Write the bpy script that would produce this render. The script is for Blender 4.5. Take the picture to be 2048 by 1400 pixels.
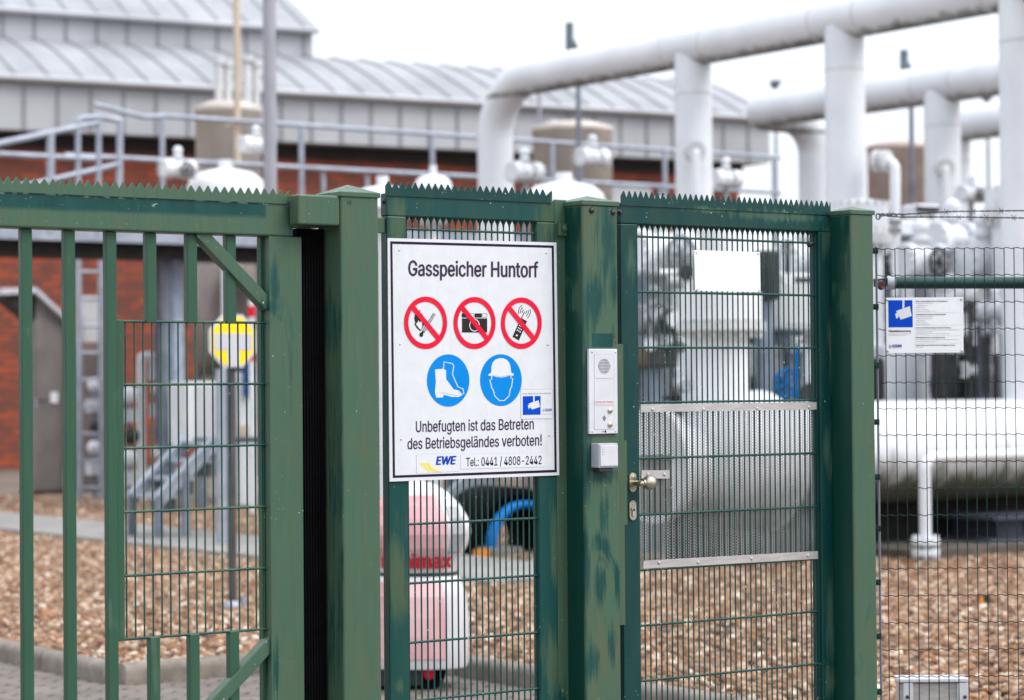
import bpy, bmesh, math, random
from mathutils import Vector, Matrix, geometry
random.seed(7)
rad = math.radians
scene = bpy.context.scene
COL = scene.collection
for o in list(bpy.data.objects):
    bpy.data.objects.remove(o)

# ---------------------------------------------------------------- camera
PHI = rad(35.35)          # the fence runs along world X; the camera looks along it to the right
FPX, CX, CY = 85 / 36 * 2048, 1024, 700
cam_data = bpy.data.cameras.new('camera')
cam = bpy.data.objects.new('camera', cam_data)
COL.objects.link(cam)
CAM = Matrix.Translation((0, 0, 1.6)) @ Matrix.Rotation(-PHI, 4, 'Z') @ Matrix.Rotation(rad(90.83), 4, 'X') @ Matrix.Rotation(rad(-0.45), 4, 'Z')
cam.matrix_world = CAM
cam_data.lens = 85
cam_data.sensor_width = 36
cam_data.clip_start = 0.2
cam_data.clip_end = 5000
cam_data.dof.use_dof = True
cam_data.dof.focus_distance = 8.35
cam_data.dof.aperture_fstop = 2.8
cam_data.dof.aperture_blades = 9
scene.camera = cam

# ---------------------------------------------------------------- sky, sun, exposure
SUN_EL, SUN_AZ = rad(48), rad(148)      # azimuth clockwise from +Y
world = bpy.data.worlds.new('World')
scene.world = world
world.use_nodes = True
wn = world.node_tree
wn.nodes.clear()
sky = wn.nodes.new('ShaderNodeTexSky')
sky.sky_type = 'NISHITA'
sky.sun_disc = False
sky.sun_elevation = SUN_EL
sky.sun_rotation = SUN_AZ
mixw = wn.nodes.new('ShaderNodeMix'); mixw.data_type = 'RGBA'
mixw.inputs[0].default_value = 0.86
mixw.inputs[7].default_value = (7.35, 7.7, 8.3, 1)     # an even bright cloud deck
bg = wn.nodes.new('ShaderNodeBackground'); bg.inputs[1].default_value = 0.12
wo = wn.nodes.new('ShaderNodeOutputWorld')
tcw = wn.nodes.new('ShaderNodeTexCoord'); spw = wn.nodes.new('ShaderNodeSeparateXYZ'); mrw = wn.nodes.new('ShaderNodeMapRange')   # overcast: brighter overhead than at the horizon
wn.links.new(tcw.outputs['Generated'], spw.inputs[0]); wn.links.new(spw.outputs[2], mrw.inputs[0])
mrw.inputs[1].default_value = 0; mrw.inputs[2].default_value = 1; mrw.inputs[3].default_value = 0.76; mrw.inputs[4].default_value = 1.5
mulw = wn.nodes.new('ShaderNodeVectorMath'); mulw.operation = 'SCALE'; wn.links.new(mrw.outputs[0], mulw.inputs['Scale'])
wn.links.new(sky.outputs[0], mixw.inputs[6]); wn.links.new(mixw.outputs[2], mulw.inputs[0]); wn.links.new(mulw.outputs[0], bg.inputs[0]); wn.links.new(bg.outputs[0], wo.inputs[0])
sd = bpy.data.lights.new('sun', 'SUN'); sd.energy = 1.4; sd.angle = rad(30); sd.color = (1, 0.97, 0.92)
sun = bpy.data.objects.new('sun', sd); COL.objects.link(sun)
sdir = Vector((math.sin(SUN_AZ) * math.cos(SUN_EL), math.cos(SUN_AZ) * math.cos(SUN_EL), math.sin(SUN_EL)))
sun.rotation_euler = sdir.to_track_quat('Z', 'Y').to_euler()
scene.view_settings.view_transform = 'Standard'
scene.view_settings.look = 'None'
scene.view_settings.gamma = 1
scene.view_settings.exposure = 0.72
scene.render.engine = 'CYCLES'
scene.cycles.max_bounces = 6
scene.cycles.use_denoising = True

# ---------------------------------------------------------------- pixel -> place helpers (2048 x 1400 pixels of the photograph)
CAMR, CAMT = CAM.to_3x3(), CAM.translation
FWD = Vector((math.sin(PHI), math.cos(PHI), 0))
RGT = Vector((math.cos(PHI), -math.sin(PHI), 0))
def ray(px, py): return CAMR @ Vector(((px - CX) / FPX, (CY - py) / FPX, -1))
def WY(px, py, y):
    d = ray(px, py); return CAMT + d * (y / d.y)
def WZ(px, py, z=0.0):
    d = ray(px, py); return CAMT + d * ((z - CAMT.z) / d.z)
def WD(px, py, dist):
    d = ray(px, py); return CAMT + d * (dist / d.dot(FWD))
def XY(px, py, y): return WY(px, py, y).x
def ZY(px, py, y): return WY(px, py, y).z

# ---------------------------------------------------------------- object helpers
def tag(o, label=None, cat=None, group=None, kind=None):
    for k, v in (('label', label), ('category', cat), ('group', group), ('kind', kind)):
        if v: o[k] = v
    return o
def thing(name, loc, label, cat, group=None, rz=0.0):
    o = bpy.data.objects.new(name, None); COL.objects.link(o)
    o.location = loc; o.rotation_euler = (0, 0, rz); o.empty_display_size = 0.1
    return tag(o, label, cat, group)
def pmat(o): return Matrix.Translation(o.location) @ Matrix.Rotation(o.rotation_euler.z, 4, 'Z')

class MB:
    def __init__(s): s.v = []; s.f = []; s.m = []; s.s = []; s.M = None
    def add(s, vs, fs, mi=0, smooth=False):
        n = len(s.v)
        for p in vs:
            p = Vector(p); s.v.append(s.M @ p if s.M else p)
        for f in fs:
            s.f.append([i + n for i in f]); s.m.append(mi); s.s.append(smooth)
        return s
    def box(s, x0, x1, y0, y1, z0, z1, mi=0):
        return s.add([(x, y, z) for z in (z0, z1) for y in (y0, y1) for x in (x0, x1)],
                     [(0, 2, 3, 1), (4, 5, 7, 6), (0, 1, 5, 4), (2, 6, 7, 3), (0, 4, 6, 2), (1, 3, 7, 5)], mi)
    def beam(s, a, b, w, h, up=(0, 0, 1), mi=0):      # a bar of section w x h from a to b
        a, b = Vector(a), Vector(b); d = (b - a); L = d.length; d.normalize()
        side = d.cross(Vector(up)).normalized(); u = side.cross(d)
        vs = [p + side * sx * w / 2 + u * sz * h / 2 for p in (a, b) for sx in (-1, 1) for sz in (-1, 1)]
        return s.add(vs, [(0, 1, 3, 2), (4, 6, 7, 5), (0, 4, 5, 1), (2, 3, 7, 6), (0, 2, 6, 4), (1, 5, 7, 3)], mi)
    def tube(s, pts, r, seg=10, mi=0, caps=True, closed=False):
        pts = [Vector(p) for p in pts]; n = len(pts); rs = r if isinstance(r, (list, tuple)) else [r] * n
        tan = []
        for i in range(n):
            a = pts[i - 1] if (i > 0 or closed) else pts[i]; b = pts[(i + 1) % n] if (i < n - 1 or closed) else pts[i]
            tan.append((b - a).normalized())
        ref = Vector((0, 0, 1)) if abs(tan[0].z) < 0.9 else Vector((1, 0, 0))
        nx = tan[0].cross(ref).normalized(); vs = []
        for i in range(n):
            nx = (nx - tan[i] * nx.dot(tan[i])).normalized(); ny = tan[i].cross(nx)
            for k in range(seg):
                a = 2 * math.pi * k / seg; vs.append(pts[i] + (nx * math.cos(a) + ny * math.sin(a)) * rs[i])
        fs = []
        for i in range(n if closed else n - 1):
            j = (i + 1) % n
            for k in range(seg):
                k2 = (k + 1) % seg; fs.append((i * seg + k, i * seg + k2, j * seg + k2, j * seg + k))
        s.add(vs, fs, mi, True)
        if caps and not closed:
            s.add(vs[:seg], [tuple(range(seg))[::-1]], mi); s.add(vs[-seg:], [tuple(range(seg))], mi)
        return s
    def cyl(s, a, b, r, seg=20, mi=0, r2=None): return s.tube([a, b], [r, r if r2 is None else r2], seg, mi)
    def lathe(s, c, prof, seg=24, axis='Z', mi=0, smooth=True):   # prof: (radius, height along the axis)
        c = Vector(c); vs = []
        for r, h in prof:
            for k in range(seg):
                a = 2 * math.pi * k / seg; x, y = r * math.cos(a), r * math.sin(a)
                vs.append(c + Vector({'Z': (x, y, h), 'Y': (x, h, y), 'X': (h, x, y)}[axis]))
        fs = [(i * seg + k, i * seg + (k + 1) % seg, (i + 1) * seg + (k + 1) % seg, (i + 1) * seg + k) for i in range(len(prof) - 1) for k in range(seg)]
        return s.add(vs, fs, mi, smooth)
    def ball(s, c, r, seg=20, rings=12, mi=0, sc=(1, 1, 1)):
        vs, fs = [], []
        for i in range(rings + 1):
            t = math.pi * i / rings
            for k in range(seg):
                a = 2 * math.pi * k / seg
                vs.append((c[0] + r * sc[0] * math.sin(t) * math.cos(a), c[1] + r * sc[1] * math.sin(t) * math.sin(a), c[2] + r * sc[2] * math.cos(t)))
        for i in range(rings):
            for k in range(seg): fs.append((i * seg + k, (i + 1) * seg + k, (i + 1) * seg + (k + 1) % seg, i * seg + (k + 1) % seg))
        return s.add(vs, fs, mi, True)
    def torus(s, c, R, r, axis='Y', seg=32, sub=8, mi=0):
        c = Vector(c); pts = []
        for k in range(seg):
            a = 2 * math.pi * k / seg; x, y = R * math.cos(a), R * math.sin(a)
            pts.append(c + Vector({'Z': (x, y, 0), 'Y': (x, 0, y), 'X': (0, x, y)}[axis]))
        return s.tube(pts, r, sub, mi, closed=True)
    def poly(s, pts, y0, y1=None, mi=0, frame=None):      # filled outline in the XZ plane (pts: (x, z)); y1 gives it thickness
        P = [Vector((p[0], 0, p[1])) for p in pts]
        tris = geometry.tessellate_polygon([P]); n = len(P)
        f = frame or (lambda x, y, z: (x, y, z))
        s.add([f(p.x, y0, p.z) for p in P], [tuple(t) for t in tris], mi)
        if y1 is not None:
            s.add([f(p.x, y1, p.z) for p in P], [tuple(t) for t in tris], mi)
            s.add([f(p.x, y, p.z) for y in (y0, y1) for p in P], [(i, (i + 1) % n, n + (i + 1) % n, n + i) for i in range(n)], mi)
        return s

def mesh_obj(name, mb, mats, parent=None, bevel=0.0, origin=None, recalc=True, segs=2):
    if not isinstance(mats, (list, tuple)): mats = [mats]
    inv = pmat(parent).inverted() if parent else (Matrix.Translation(-Vector(origin)) if origin else None)
    me = bpy.data.meshes.new(name)
    me.from_pydata([(inv @ v) if inv else v for v in mb.v], [], mb.f)
    for m in mats: me.materials.append(m)
    me.polygons.foreach_set('material_index', mb.m); me.polygons.foreach_set('use_smooth', mb.s)
    if recalc:
        bm = bmesh.new(); bm.from_mesh(me); bmesh.ops.recalc_face_normals(bm, faces=bm.faces); bm.to_mesh(me); bm.free()
    me.update()
    o = bpy.data.objects.new(name, me); COL.objects.link(o)
    if parent: o.parent = parent
    elif origin: o.location = origin
    if bevel:
        b = o.modifiers.new('bevel', 'BEVEL'); b.width = bevel; b.segments = segs; b.limit_method = 'ANGLE'; b.angle_limit = rad(50)
    return o
part = mesh_obj
def single(name, mb, mats, origin, label, cat, group=None, bevel=0.0): return tag(mesh_obj(name, mb, mats, None, bevel, origin), label, cat, group)
def struct(name, mb, mats, kind='structure', recalc=True):
    o = mesh_obj(name, mb, mats, recalc=recalc); o['kind'] = kind; return o
def copy_tree(o, parent=None):
    c = o.copy(); COL.objects.link(c)
    if parent: c.parent = parent
    for ch in [x for x in bpy.data.objects if x.parent == o]: copy_tree(ch, c)
    return c
def fillet(pts, R, n=10):                                       # round the corners of a path
    pts = [Vector(p) for p in pts]; out = [pts[0]]
    for i in range(1, len(pts) - 1):
        a, b, c = pts[i - 1], pts[i], pts[i + 1]; d1, d2 = (a - b).normalized(), (c - b).normalized()
        th = d1.angle(d2); t = R / math.tan(th / 2); p1, p2 = b + d1 * t, b + d2 * t
        cen = b + (d1 + d2).normalized() * (R / math.sin(th / 2)); v1, v2 = p1 - cen, p2 - cen; om = v1.angle(v2)
        for k in range(n + 1):
            u = k / n; out.append(cen + v1 * (math.sin((1 - u) * om) / math.sin(om)) + v2 * (math.sin(u * om) / math.sin(om)))
    out.append(pts[-1]); return out
import os
try: FONT = bpy.data.fonts.load(os.path.join(bpy.utils.system_resource('DATAFILES'), 'fonts', 'Inter.woff2'))   # ships with Blender
except Exception: FONT = None
_tc = {}
def text_geo(body, bold=0.0, shear=0.0, _raw=False):                        # outline text as triangles, width 0..1, cap height 0..1
    key = (body, bold, shear)
    if key in _tc: return _tc[key]
    cu = bpy.data.curves.new('t', 'FONT'); cu.body = body; cu.size = 1
    if FONT: cu.font = FONT
    cu.shear = shear; cu.resolution_u = 3; cu.fill_mode = 'FRONT'
    ob = bpy.data.objects.new('t', cu); COL.objects.link(ob)
    me = bpy.data.meshes.new_from_object(ob.evaluated_get(bpy.context.evaluated_depsgraph_get()))
    vs = [(v.co.x, v.co.y) for v in me.vertices]; fs = [tuple(p.vertices) for p in me.polygons]
    bpy.data.objects.remove(ob); bpy.data.curves.remove(cu); bpy.data.meshes.remove(me)
    x0, x1 = min(v[0] for v in vs), max(v[0] for v in vs)
    cap = 0.73
    if body != 'H': cap = max(text_geo('H')[3], .3)
    W, n, V, F = x1 - x0, len(vs), [], []
    sh = [(0, 0)] if not bold else [(-bold, 0), (bold, 0), (0, bold * .5), (0, -bold * .5)]      # heavier strokes: the outline laid down four times, a hair apart
    for k, (dx, dy) in enumerate(sh):
        V += [((v[0] - x0 + dx) / W, (v[1] + dy) / cap, k) for v in vs]; F += [tuple(i + n * k for i in f) for f in fs]
    _tc[key] = (V, F, W, max(v[1] for v in vs))
    return _tc[key]

# ---------------------------------------------------------------- materials
def lin(r, g, b):
    f = lambda c: (c / 255 / 12.92) if c <= 10 else (((c / 255) + 0.055) / 1.055) ** 2.4
    return (f(r), f(g), f(b), 1)
class NT:
    def __init__(s, name):
        s.m = bpy.data.materials.new(name); s.m.use_nodes = True; s.t = s.m.node_tree
        s.b = s.t.nodes['Principled BSDF']
        s.co = s.t.nodes.new('ShaderNodeTexCoord').outputs['Object']
    def n(s, t, **k):
        nd = s.t.nodes.new(t)
        for a, b in k.items(): setattr(nd, a, b)
        return nd
    def lk(s, a, b): s.t.links.new(a, b)
    def map(s, sc):
        mp = s.n('ShaderNodeMapping'); mp.inputs['Scale'].default_value = sc; s.lk(s.co, mp.inputs[0]); return mp.outputs[0]
    def noise(s, scale, detail=3, dist=0.0, sc=None, rough=0.5):
        nz = s.n('ShaderNodeTexNoise'); nz.inputs['Scale'].default_value = scale; nz.inputs['Detail'].default_value = detail
        nz.inputs['Distortion'].default_value = dist; nz.inputs['Roughness'].default_value = rough
        s.lk(s.map(sc) if sc else s.co, nz.inputs['Vector']); return nz.outputs[0]
    def ramp(s, x, p0, p1, c0=(0, 0, 0, 1), c1=(1, 1, 1, 1)):
        r = s.n('ShaderNodeValToRGB'); e = r.color_ramp.elements
        e[0].position = p0; e[0].color = c0; e[1].position = p1; e[1].color = c1; s.lk(x, r.inputs[0]); return r.outputs[0]
    def mix(s, f, a, b, mode='MIX'):
        mx = s.n('ShaderNodeMix', data_type='RGBA', blend_type=mode)
        for v, i in ((f, 0), (a, 6), (b, 7)):
            if isinstance(v, (tuple, float, int)): mx.inputs[i].default_value = v
            else: s.lk(v, mx.inputs[i])
        return mx.outputs[2]
    def math(s, op, a, b=0.5):
        m = s.n('ShaderNodeMath', operation=op)
        for v, i in ((a, 0), (b, 1)):
            if isinstance(v, (float, int)): m.inputs[i].default_value = v
            else: s.lk(v, m.inputs[i])
        return m.outputs[0]
    def col(s, c):
        if isinstance(c, tuple): s.b.inputs['Base Color'].default_value = c
        else: s.lk(c, s.b.inputs['Base Color'])
    def rough(s, r):
        if isinstance(r, (int, float)): s.b.inputs['Roughness'].default_value = r
        else: s.lk(r, s.b.inputs['Roughness'])
    def bump(s, x, st, d=0.01):
        b = s.n('ShaderNodeBump'); b.inputs['Strength'].default_value = st; b.inputs['Distance'].default_value = d
        s.lk(x, b.inputs['Height']); s.lk(b.outputs[0], s.b.inputs['Normal'])
def sepz(n):
    sp = n.n('ShaderNodeSeparateXYZ'); n.lk(n.co, sp.inputs[0]); return sp.outputs

def worn(name, c1, c2, rough=0.5, metal=0.0, scale=3.0, lo=0.35, hi=0.7, bump=0.0, bscale=60, sc=None):
    n = NT(name); x = n.noise(scale, 5, 0.3, sc)
    n.col(n.ramp(x, lo, hi, c1, c2)); n.b.inputs['Metallic'].default_value = metal
    rn = n.noise(scale * 4, 3); n.rough(n.ramp(rn, 0.3, 0.7, (max(0, rough - .1),) * 3 + (1,), (min(1, rough + .12),) * 3 + (1,)))
    if bump: n.bump(n.noise(bscale, 4), bump)
    return n.m
OLIVE, TEAL, DTEAL, KHAKI = (0.058, 0.116, 0.073, 1), (0.001, 0.042, 0.039, 1), (0.002, 0.030, 0.030, 1), (0.092, 0.108, 0.058, 1)
def paint(name, thr=.8, base=OLIVE, over=TEAL, soft=0.04, sc=(5, 5, 1.6), seed=0.0, band=None, chips=0.0, blobs=(), khaki=.35, plane=6.77):
    n = NT(name)
    mp = n.n('ShaderNodeMapping'); mp.inputs['Scale'].default_value = sc; mp.inputs['Location'].default_value = (seed, seed * 1.7, seed * .6); n.lk(n.co, mp.inputs[0])
    nz = n.n('ShaderNodeTexNoise'); nz.inputs['Scale'].default_value = 1.1; nz.inputs['Detail'].default_value = 4; nz.inputs['Distortion'].default_value = 0.8; n.lk(mp.outputs[0], nz.inputs[0])
    brush = n.noise(1.0, 4, 0.2, (90, 90, 5))
    x = n.math('ADD', nz.outputs[0], n.math('MULTIPLY', n.math('SUBTRACT', brush, 0.5), 0.22))
    f = n.ramp(x, thr - soft, thr + soft)
    ps = n.n('ShaderNodeNewGeometry').outputs['Position']; sp = n.n('ShaderNodeSeparateXYZ'); n.lk(ps, sp.inputs[0]); PX, PZ = sp.outputs[0], sp.outputs[2]
    wob = n.math('ADD', n.math('MULTIPLY', n.math('SUBTRACT', n.noise(1.0, 5, .5, (34, 34, 5)), 0.5), 2.2), n.math('MULTIPLY', n.math('SUBTRACT', brush, 0.5), 1.6))
    if band:                                                     # a brushed-over strip of the darker paint along the top
        wb = n.math('MULTIPLY', n.math('SUBTRACT', n.noise(1.0, 3, 0, (3, 3, 8)), 0.5), 0.03)
        up = n.math('MULTIPLY', n.ramp(n.math('ADD', n.math('SUBTRACT', PZ, band), wb), 0.0, 0.014), n.ramp(n.math('ADD', n.math('SUBTRACT', XY(535, 430, plane), PX), n.math('MULTIPLY', wb, .4)), 0.0, 0.01))
        f = n.math('MAXIMUM', f, up)
    daubs = [n.math('MULTIPLY', f, 1.0)]
    for bx_, by_, rx_, ry_ in blobs:                             # single daubs of the second paint, where the photograph has them
        c = WY(bx_, by_, plane); s_ = abs(WY(bx_ + 10, by_, plane).x - c.x) / 10; sz = abs(WY(bx_, by_ + 10, plane).z - c.z) / 10
        u = n.math('DIVIDE', n.math('SUBTRACT', PX, c.x), rx_ * s_); v = n.math('DIVIDE', n.math('SUBTRACT', PZ, c.z), ry_ * sz)
        d2 = n.math('SQRT', n.math('ADD', n.math('MULTIPLY', u, u), n.math('MULTIPLY', v, v)))
        daubs.append(n.ramp(n.math('ADD', d2, wob), 0.30, 1.40, (.9, .9, .9, 1), (0, 0, 0, 1)))
    f = daubs[0]
    for d in daubs[1:]: f = n.math('MAXIMUM', f, d)
    c0 = n.mix(n.math('MULTIPLY', n.ramp(n.noise(1.0, 5, 0.5, (16, 16, 4)), 0.4, 0.72), khaki), base, KHAKI)
    ov = n.mix(n.ramp(n.noise(1.0, 4, .4, (12, 12, 5)), 0.35, 0.7), over, n.mix(.35, over, (0.02, 0.12, 0.095, 1)))
    c = n.mix(f, c0, ov)
    c = n.mix(n.ramp(brush, 0.35, 0.65), n.mix(0.12, c, (0.0, 0.03, 0.03, 1)), c)
    if chips:
        ch = n.math('MULTIPLY', n.ramp(n.noise(120, 2), 0.735 - chips, 0.745 - chips), n.ramp(n.noise(7, 2), 0.5, 0.6))
        c = n.mix(ch, c, (0.55, 0.60, 0.55, 1))
    if band:                                                     # scraped to the primer just under the upper edge
        ln = n.math('ABSOLUTE', n.math('ADD', n.math('SUBTRACT', PZ, band + .053), n.math('MULTIPLY', n.math('SUBTRACT', n.noise(1.0, 2, 0, (4, 4, 4)), .5), .012)))
        sc_ = n.math('MULTIPLY', n.ramp(ln, .0015, .004, (1, 1, 1, 1), (0, 0, 0, 1)), n.ramp(n.noise(1.0, 4, 0, (26, 26, 60)), .50, .56))
        pt = n.math('MULTIPLY', n.ramp(n.noise(1.0, 3, .6, (16, 16, 46)), .70, .72), n.ramp(n.math('SUBTRACT', PZ, band + .02), 0, .01))
        c = n.mix(n.math('MAXIMUM', sc_, pt), c, (0.40, 0.52, 0.47, 1))
    n.col(c); n.rough(n.ramp(n.noise(1.0, 4, 0, (40, 40, 6)), 0.3, 0.7, (0.28,) * 3 + (1,), (0.5,) * 3 + (1,)))
    n.b.inputs['Specular IOR Level'].default_value = 0.28
    n.bump(brush, 0.06, 0.004)
    return n.m
M = {}
M['olive'] = paint('olive_paint', 0.72, seed=1.0, khaki=.25)
M['picket'] = paint('picket_paint', 0.66, base=(0.030, 0.088, 0.052, 1), over=(0.062, 0.115, 0.068, 1), seed=5.5, sc=(9, 9, 3), khaki=.1)
M['stile_paint'] = paint('stile_paint', 0.72, seed=4.1, chips=0.01, khaki=.4, blobs=[(577, 436, 26, 20), (548, 560, 12, 60), (541, 615, 22, 22), (550, 1335, 11, 66), (590, 470, 22, 9)])
M['olive_post'] = paint('post_paint', 0.70, seed=4.1, chips=0.01, khaki=.5)
M['post_a'] = paint('catch_post_paint', 0.72, seed=3.1, chips=0.01, khaki=.55, plane=6.70, blobs=[(681, 640, 7, 70), (682, 960, 5, 240), (684, 1250, 5, 150), (698, 405, 8, 7)])
M['mixed'] = paint('panel_paint', 0.74, base=(0.003, 0.056, 0.050, 1), over=(0.070, 0.105, 0.052, 1), seed=6.2, sc=(6, 6, 2.2), chips=0.01, khaki=.12, plane=6.78, blobs=[(797, 1145, 24, 120), (796, 440, 28, 70), (1094, 440, 24, 70), (1108, 1090, 13, 90), (1102, 1330, 18, 80), (798, 1375, 10, 20), (1085, 392, 30, 8)])
M['post_b'] = paint('intercom_post_paint', 0.62, seed=9.2, sc=(9, 9, 2.0), chips=0.02, khaki=.8, plane=6.68, blobs=[(1215, 470, 26, 110), (1187, 600, 26, 70), (1172, 700, 14, 190), (1226, 570, 12, 60), (1170, 920, 14, 110), (1205, 952, 30, 18), (1208, 1045, 14, 70), (1172, 1120, 8, 110), (1200, 1170, 12, 50), (1182, 1330, 20, 60), (1224, 1290, 10, 50)])
M['teal'] = paint('teal_paint', 0.80, base=TEAL, over=OLIVE, seed=12.5, sc=(6, 6, 2.5), chips=0.03, khaki=.12, plane=6.76, blobs=[(1425, 421, 55, 7), (1560, 432, 110, 12), (1658, 470, 16, 50), (1662, 700, 8, 80), (1262, 520, 12, 40), (1655, 900, 9, 50), (1662, 1250, 12, 90), (1660, 1360, 14, 40)])
M['post_c'] = paint('corner_post_paint', 0.66, seed=7.7, sc=(8, 8, 3), chips=0.01, khaki=.5, over=(.04, .1, .06, 1), plane=6.645)
M['wire'] = paint('wire_paint', 0.45, base=(0.012, 0.070, 0.055, 1), over=(0.004, 0.048, 0.045, 1), seed=3.3, chips=0.05, khaki=.1)
M['wire_olive'] = paint('grille_paint', 0.5, base=(0.035, 0.095, 0.055, 1), over=(0.008, 0.055, 0.043, 1), seed=7.3, chips=0.03, khaki=.1)
M['fence_wire'] = worn('coated_wire', lin(4, 34, 32), lin(18, 58, 52), 0.5, scale=9)
M['fence_wire'].node_tree.nodes['Principled BSDF'].inputs['Specular IOR Level'].default_value = 0.25
M['dark_pipe'] = worn('green_pipe_paint', lin(2, 62, 56), lin(4, 48, 46), 0.35, scale=4)
M['black'] = worn('black_rubber', (0.0015, 0.0015, 0.002, 1), (0.003, 0.003, 0.004, 1), 0.9, scale=8)
M['black'].node_tree.nodes['Principled BSDF'].inputs['Specular IOR Level'].default_value = 0.12
M['blackmetal'] = worn('black_metal', (0.012, 0.012, 0.014, 1), (0.03, 0.03, 0.034, 1), 0.45, scale=8)
M['white_sign'] = worn('sign_sheet', (0.64, 0.65, 0.675, 1), (0.685, 0.695, 0.72, 1), 0.38, scale=22)
def sign_sheet():
    n = NT('sign_sheet'); c = n.ramp(n.noise(22, 5, .3), .35, .7, (0.64, 0.65, 0.675, 1), (0.685, 0.695, 0.72, 1))
    st = n.math('MULTIPLY', n.ramp(n.noise(1.0, 4, .2, (60, 60, 3)), .52, .8), n.ramp(n.noise(1.0, 3, 0, (6, 6, 5)), .4, .7))     # faint rain runs
    c = n.mix(n.math('MULTIPLY', st, .30), c, (0.40, 0.39, 0.36, 1)); c = n.mix(n.ramp(n.noise(260, 2), .76, .79), c, (0.25, 0.22, 0.2, 1))
    n.col(c); n.rough(.4); return n.m
M['white_sign'] = sign_sheet()
M['white_plate'] = worn('white_plate_paint', (0.78, 0.785, 0.80, 1), (0.80, 0.805, 0.82, 1), 0.3, scale=6)
M['ink'] = worn('dark_ink', lin(58, 44, 66), lin(66, 52, 74), 0.5, scale=20)
M['ink_black'] = worn('black_ink', lin(42, 36, 36), lin(50, 44, 44), 0.5, scale=20)
M['border'] = worn('border_ink', lin(36, 24, 50), lin(44, 32, 58), 0.5, scale=20)
M['red'] = worn('sign_red', lin(216, 20, 54), lin(224, 34, 62), 0.45, scale=15)
M['sign_blue'] = worn('sign_blue', lin(0, 126, 206), lin(2, 132, 212), 0.45, scale=12)
M['cam_blue'] = worn('sticker_blue', lin(0, 66, 182), lin(0, 72, 190), 0.4, scale=12)
M['logo_blue'] = worn('logo_blue', lin(16, 64, 158), lin(20, 70, 165), 0.4, scale=12)
M['yellow'] = worn('logo_yellow', lin(246, 222, 96), lin(246, 214, 70), 0.4, scale=12)
M['grey_ink'] = worn('grey_ink', lin(120, 122, 130), lin(135, 137, 145), 0.5, scale=20)
M['fine_line'] = worn('fine_line', lin(196, 196, 204), lin(205, 205, 212), 0.5, scale=20)
M['sticker'] = worn('sticker_white', (0.66, 0.67, 0.70, 1), (0.69, 0.70, 0.73, 1), 0.25, scale=9)
M['alu'] = worn('aluminium', (0.62, 0.62, 0.66, 1), (0.70, 0.70, 0.73, 1), 0.35, 0.25, scale=10)
M['alu_dark'] = worn('grey_plastic', (0.36, 0.37, 0.42, 1), (0.42, 0.43, 0.47, 1), 0.4, 0.1, scale=10)
M['steel'] = worn('brushed_steel', (0.46, 0.43, 0.42, 1), (0.58, 0.55, 0.53, 1), 0.38, 0.45, scale=14, sc=(1, 1, 6))
M['perf'] = worn('perforated_steel', (0.28, 0.265, 0.26, 1), (0.42, 0.40, 0.39, 1), 0.4, 0.3, scale=12)
M['brass'] = worn('nickel', (0.50, 0.44, 0.33, 1), (0.60, 0.54, 0.43, 1), 0.3, 0.9, scale=25)
M['galv'] = worn('galvanised_steel', lin(146, 152, 164), lin(172, 178, 190), 0.5, 0.3, scale=5)
M['galv_dark'] = worn('dull_galvanised', lin(98, 104, 118), lin(130, 136, 150), 0.55, 0.3, scale=4)
M['grille'] = worn('walkway_steel', lin(60, 62, 74), lin(88, 90, 104), 0.6, 0.2, scale=4)
M['mast'] = worn('mast_grey', lin(150, 150, 158), lin(162, 162, 170), 0.5, 0.1, scale=3)
M['beige'] = worn('beige_paint', lin(190, 172, 150), lin(205, 188, 166), 0.5, scale=3)
M['tanksteel'] = worn('stainless_cladding', lin(182, 172, 162), lin(212, 202, 192), 0.42, 0.12, scale=2.0, sc=(1, 1, .4))
M['vesselsteel'] = worn('vessel_cladding', lin(120, 108, 104), lin(150, 138, 132), 0.4, 0.5, scale=2.0, sc=(1, 1, .4))
M['cabinet'] = worn('cabinet_steel', lin(112, 106, 103), lin(130, 124, 120), 0.5, 0.05, scale=2.0)
M['white'] = worn('white_enamel', (0.66, 0.68, 0.71, 1), (0.76, 0.77, 0.79, 1), 0.35, scale=2.0)
M['offwhite'] = worn('dull_white', (0.52, 0.52, 0.52, 1), (0.66, 0.66, 0.66, 1), 0.5, scale=4)
M['greyval'] = worn('grey_machinery', lin(112, 110, 116), lin(150, 148, 154), 0.5, 0.1, scale=4)
M['darkval'] = worn('dark_machinery', lin(30, 28, 30), lin(62, 58, 58), 0.6, scale=4)
M['rust'] = worn('brown_fitting', lin(70, 54, 44), lin(104, 84, 68), 0.7, scale=6)
M['blue'] = worn('hose_blue', lin(6, 104, 176), lin(16, 120, 196), 0.35, scale=6)
M['orange'] = worn('orange_plastic', lin(226, 130, 20), lin(236, 150, 30), 0.4, scale=6)
M['concrete'] = worn('concrete', lin(120, 114, 108), lin(150, 144, 136), 0.85, scale=7, bump=0.3)
M['kerb'] = worn('kerb_concrete', lin(112, 103, 95), lin(142, 132, 122), 0.85, scale=9, bump=0.4, bscale=90)
M['path'] = worn('path_concrete', lin(128, 124, 120), lin(150, 146, 142), 0.85, scale=3, bump=0.2)
M['roof'] = worn('roof_zinc', lin(138, 139, 143), lin(162, 163, 166), 0.45, 0.1, scale=0.8)
M['seam'] = worn('roof_seam', lin(124, 126, 130), lin(140, 142, 146), 0.5, 0.1, scale=2)
M['clad'] = worn('zinc_cladding', lin(160, 161, 165), lin(180, 181, 185), 0.45, 0.1, scale=0.5)
M['under_dark'] = worn('dark_underside', lin(26, 20, 20), lin(40, 32, 32), 0.8, scale=2)
M['sheetwhite'] = worn('white_sheet', lin(184, 184, 190), lin(204, 204, 210), 0.5, scale=1)

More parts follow.
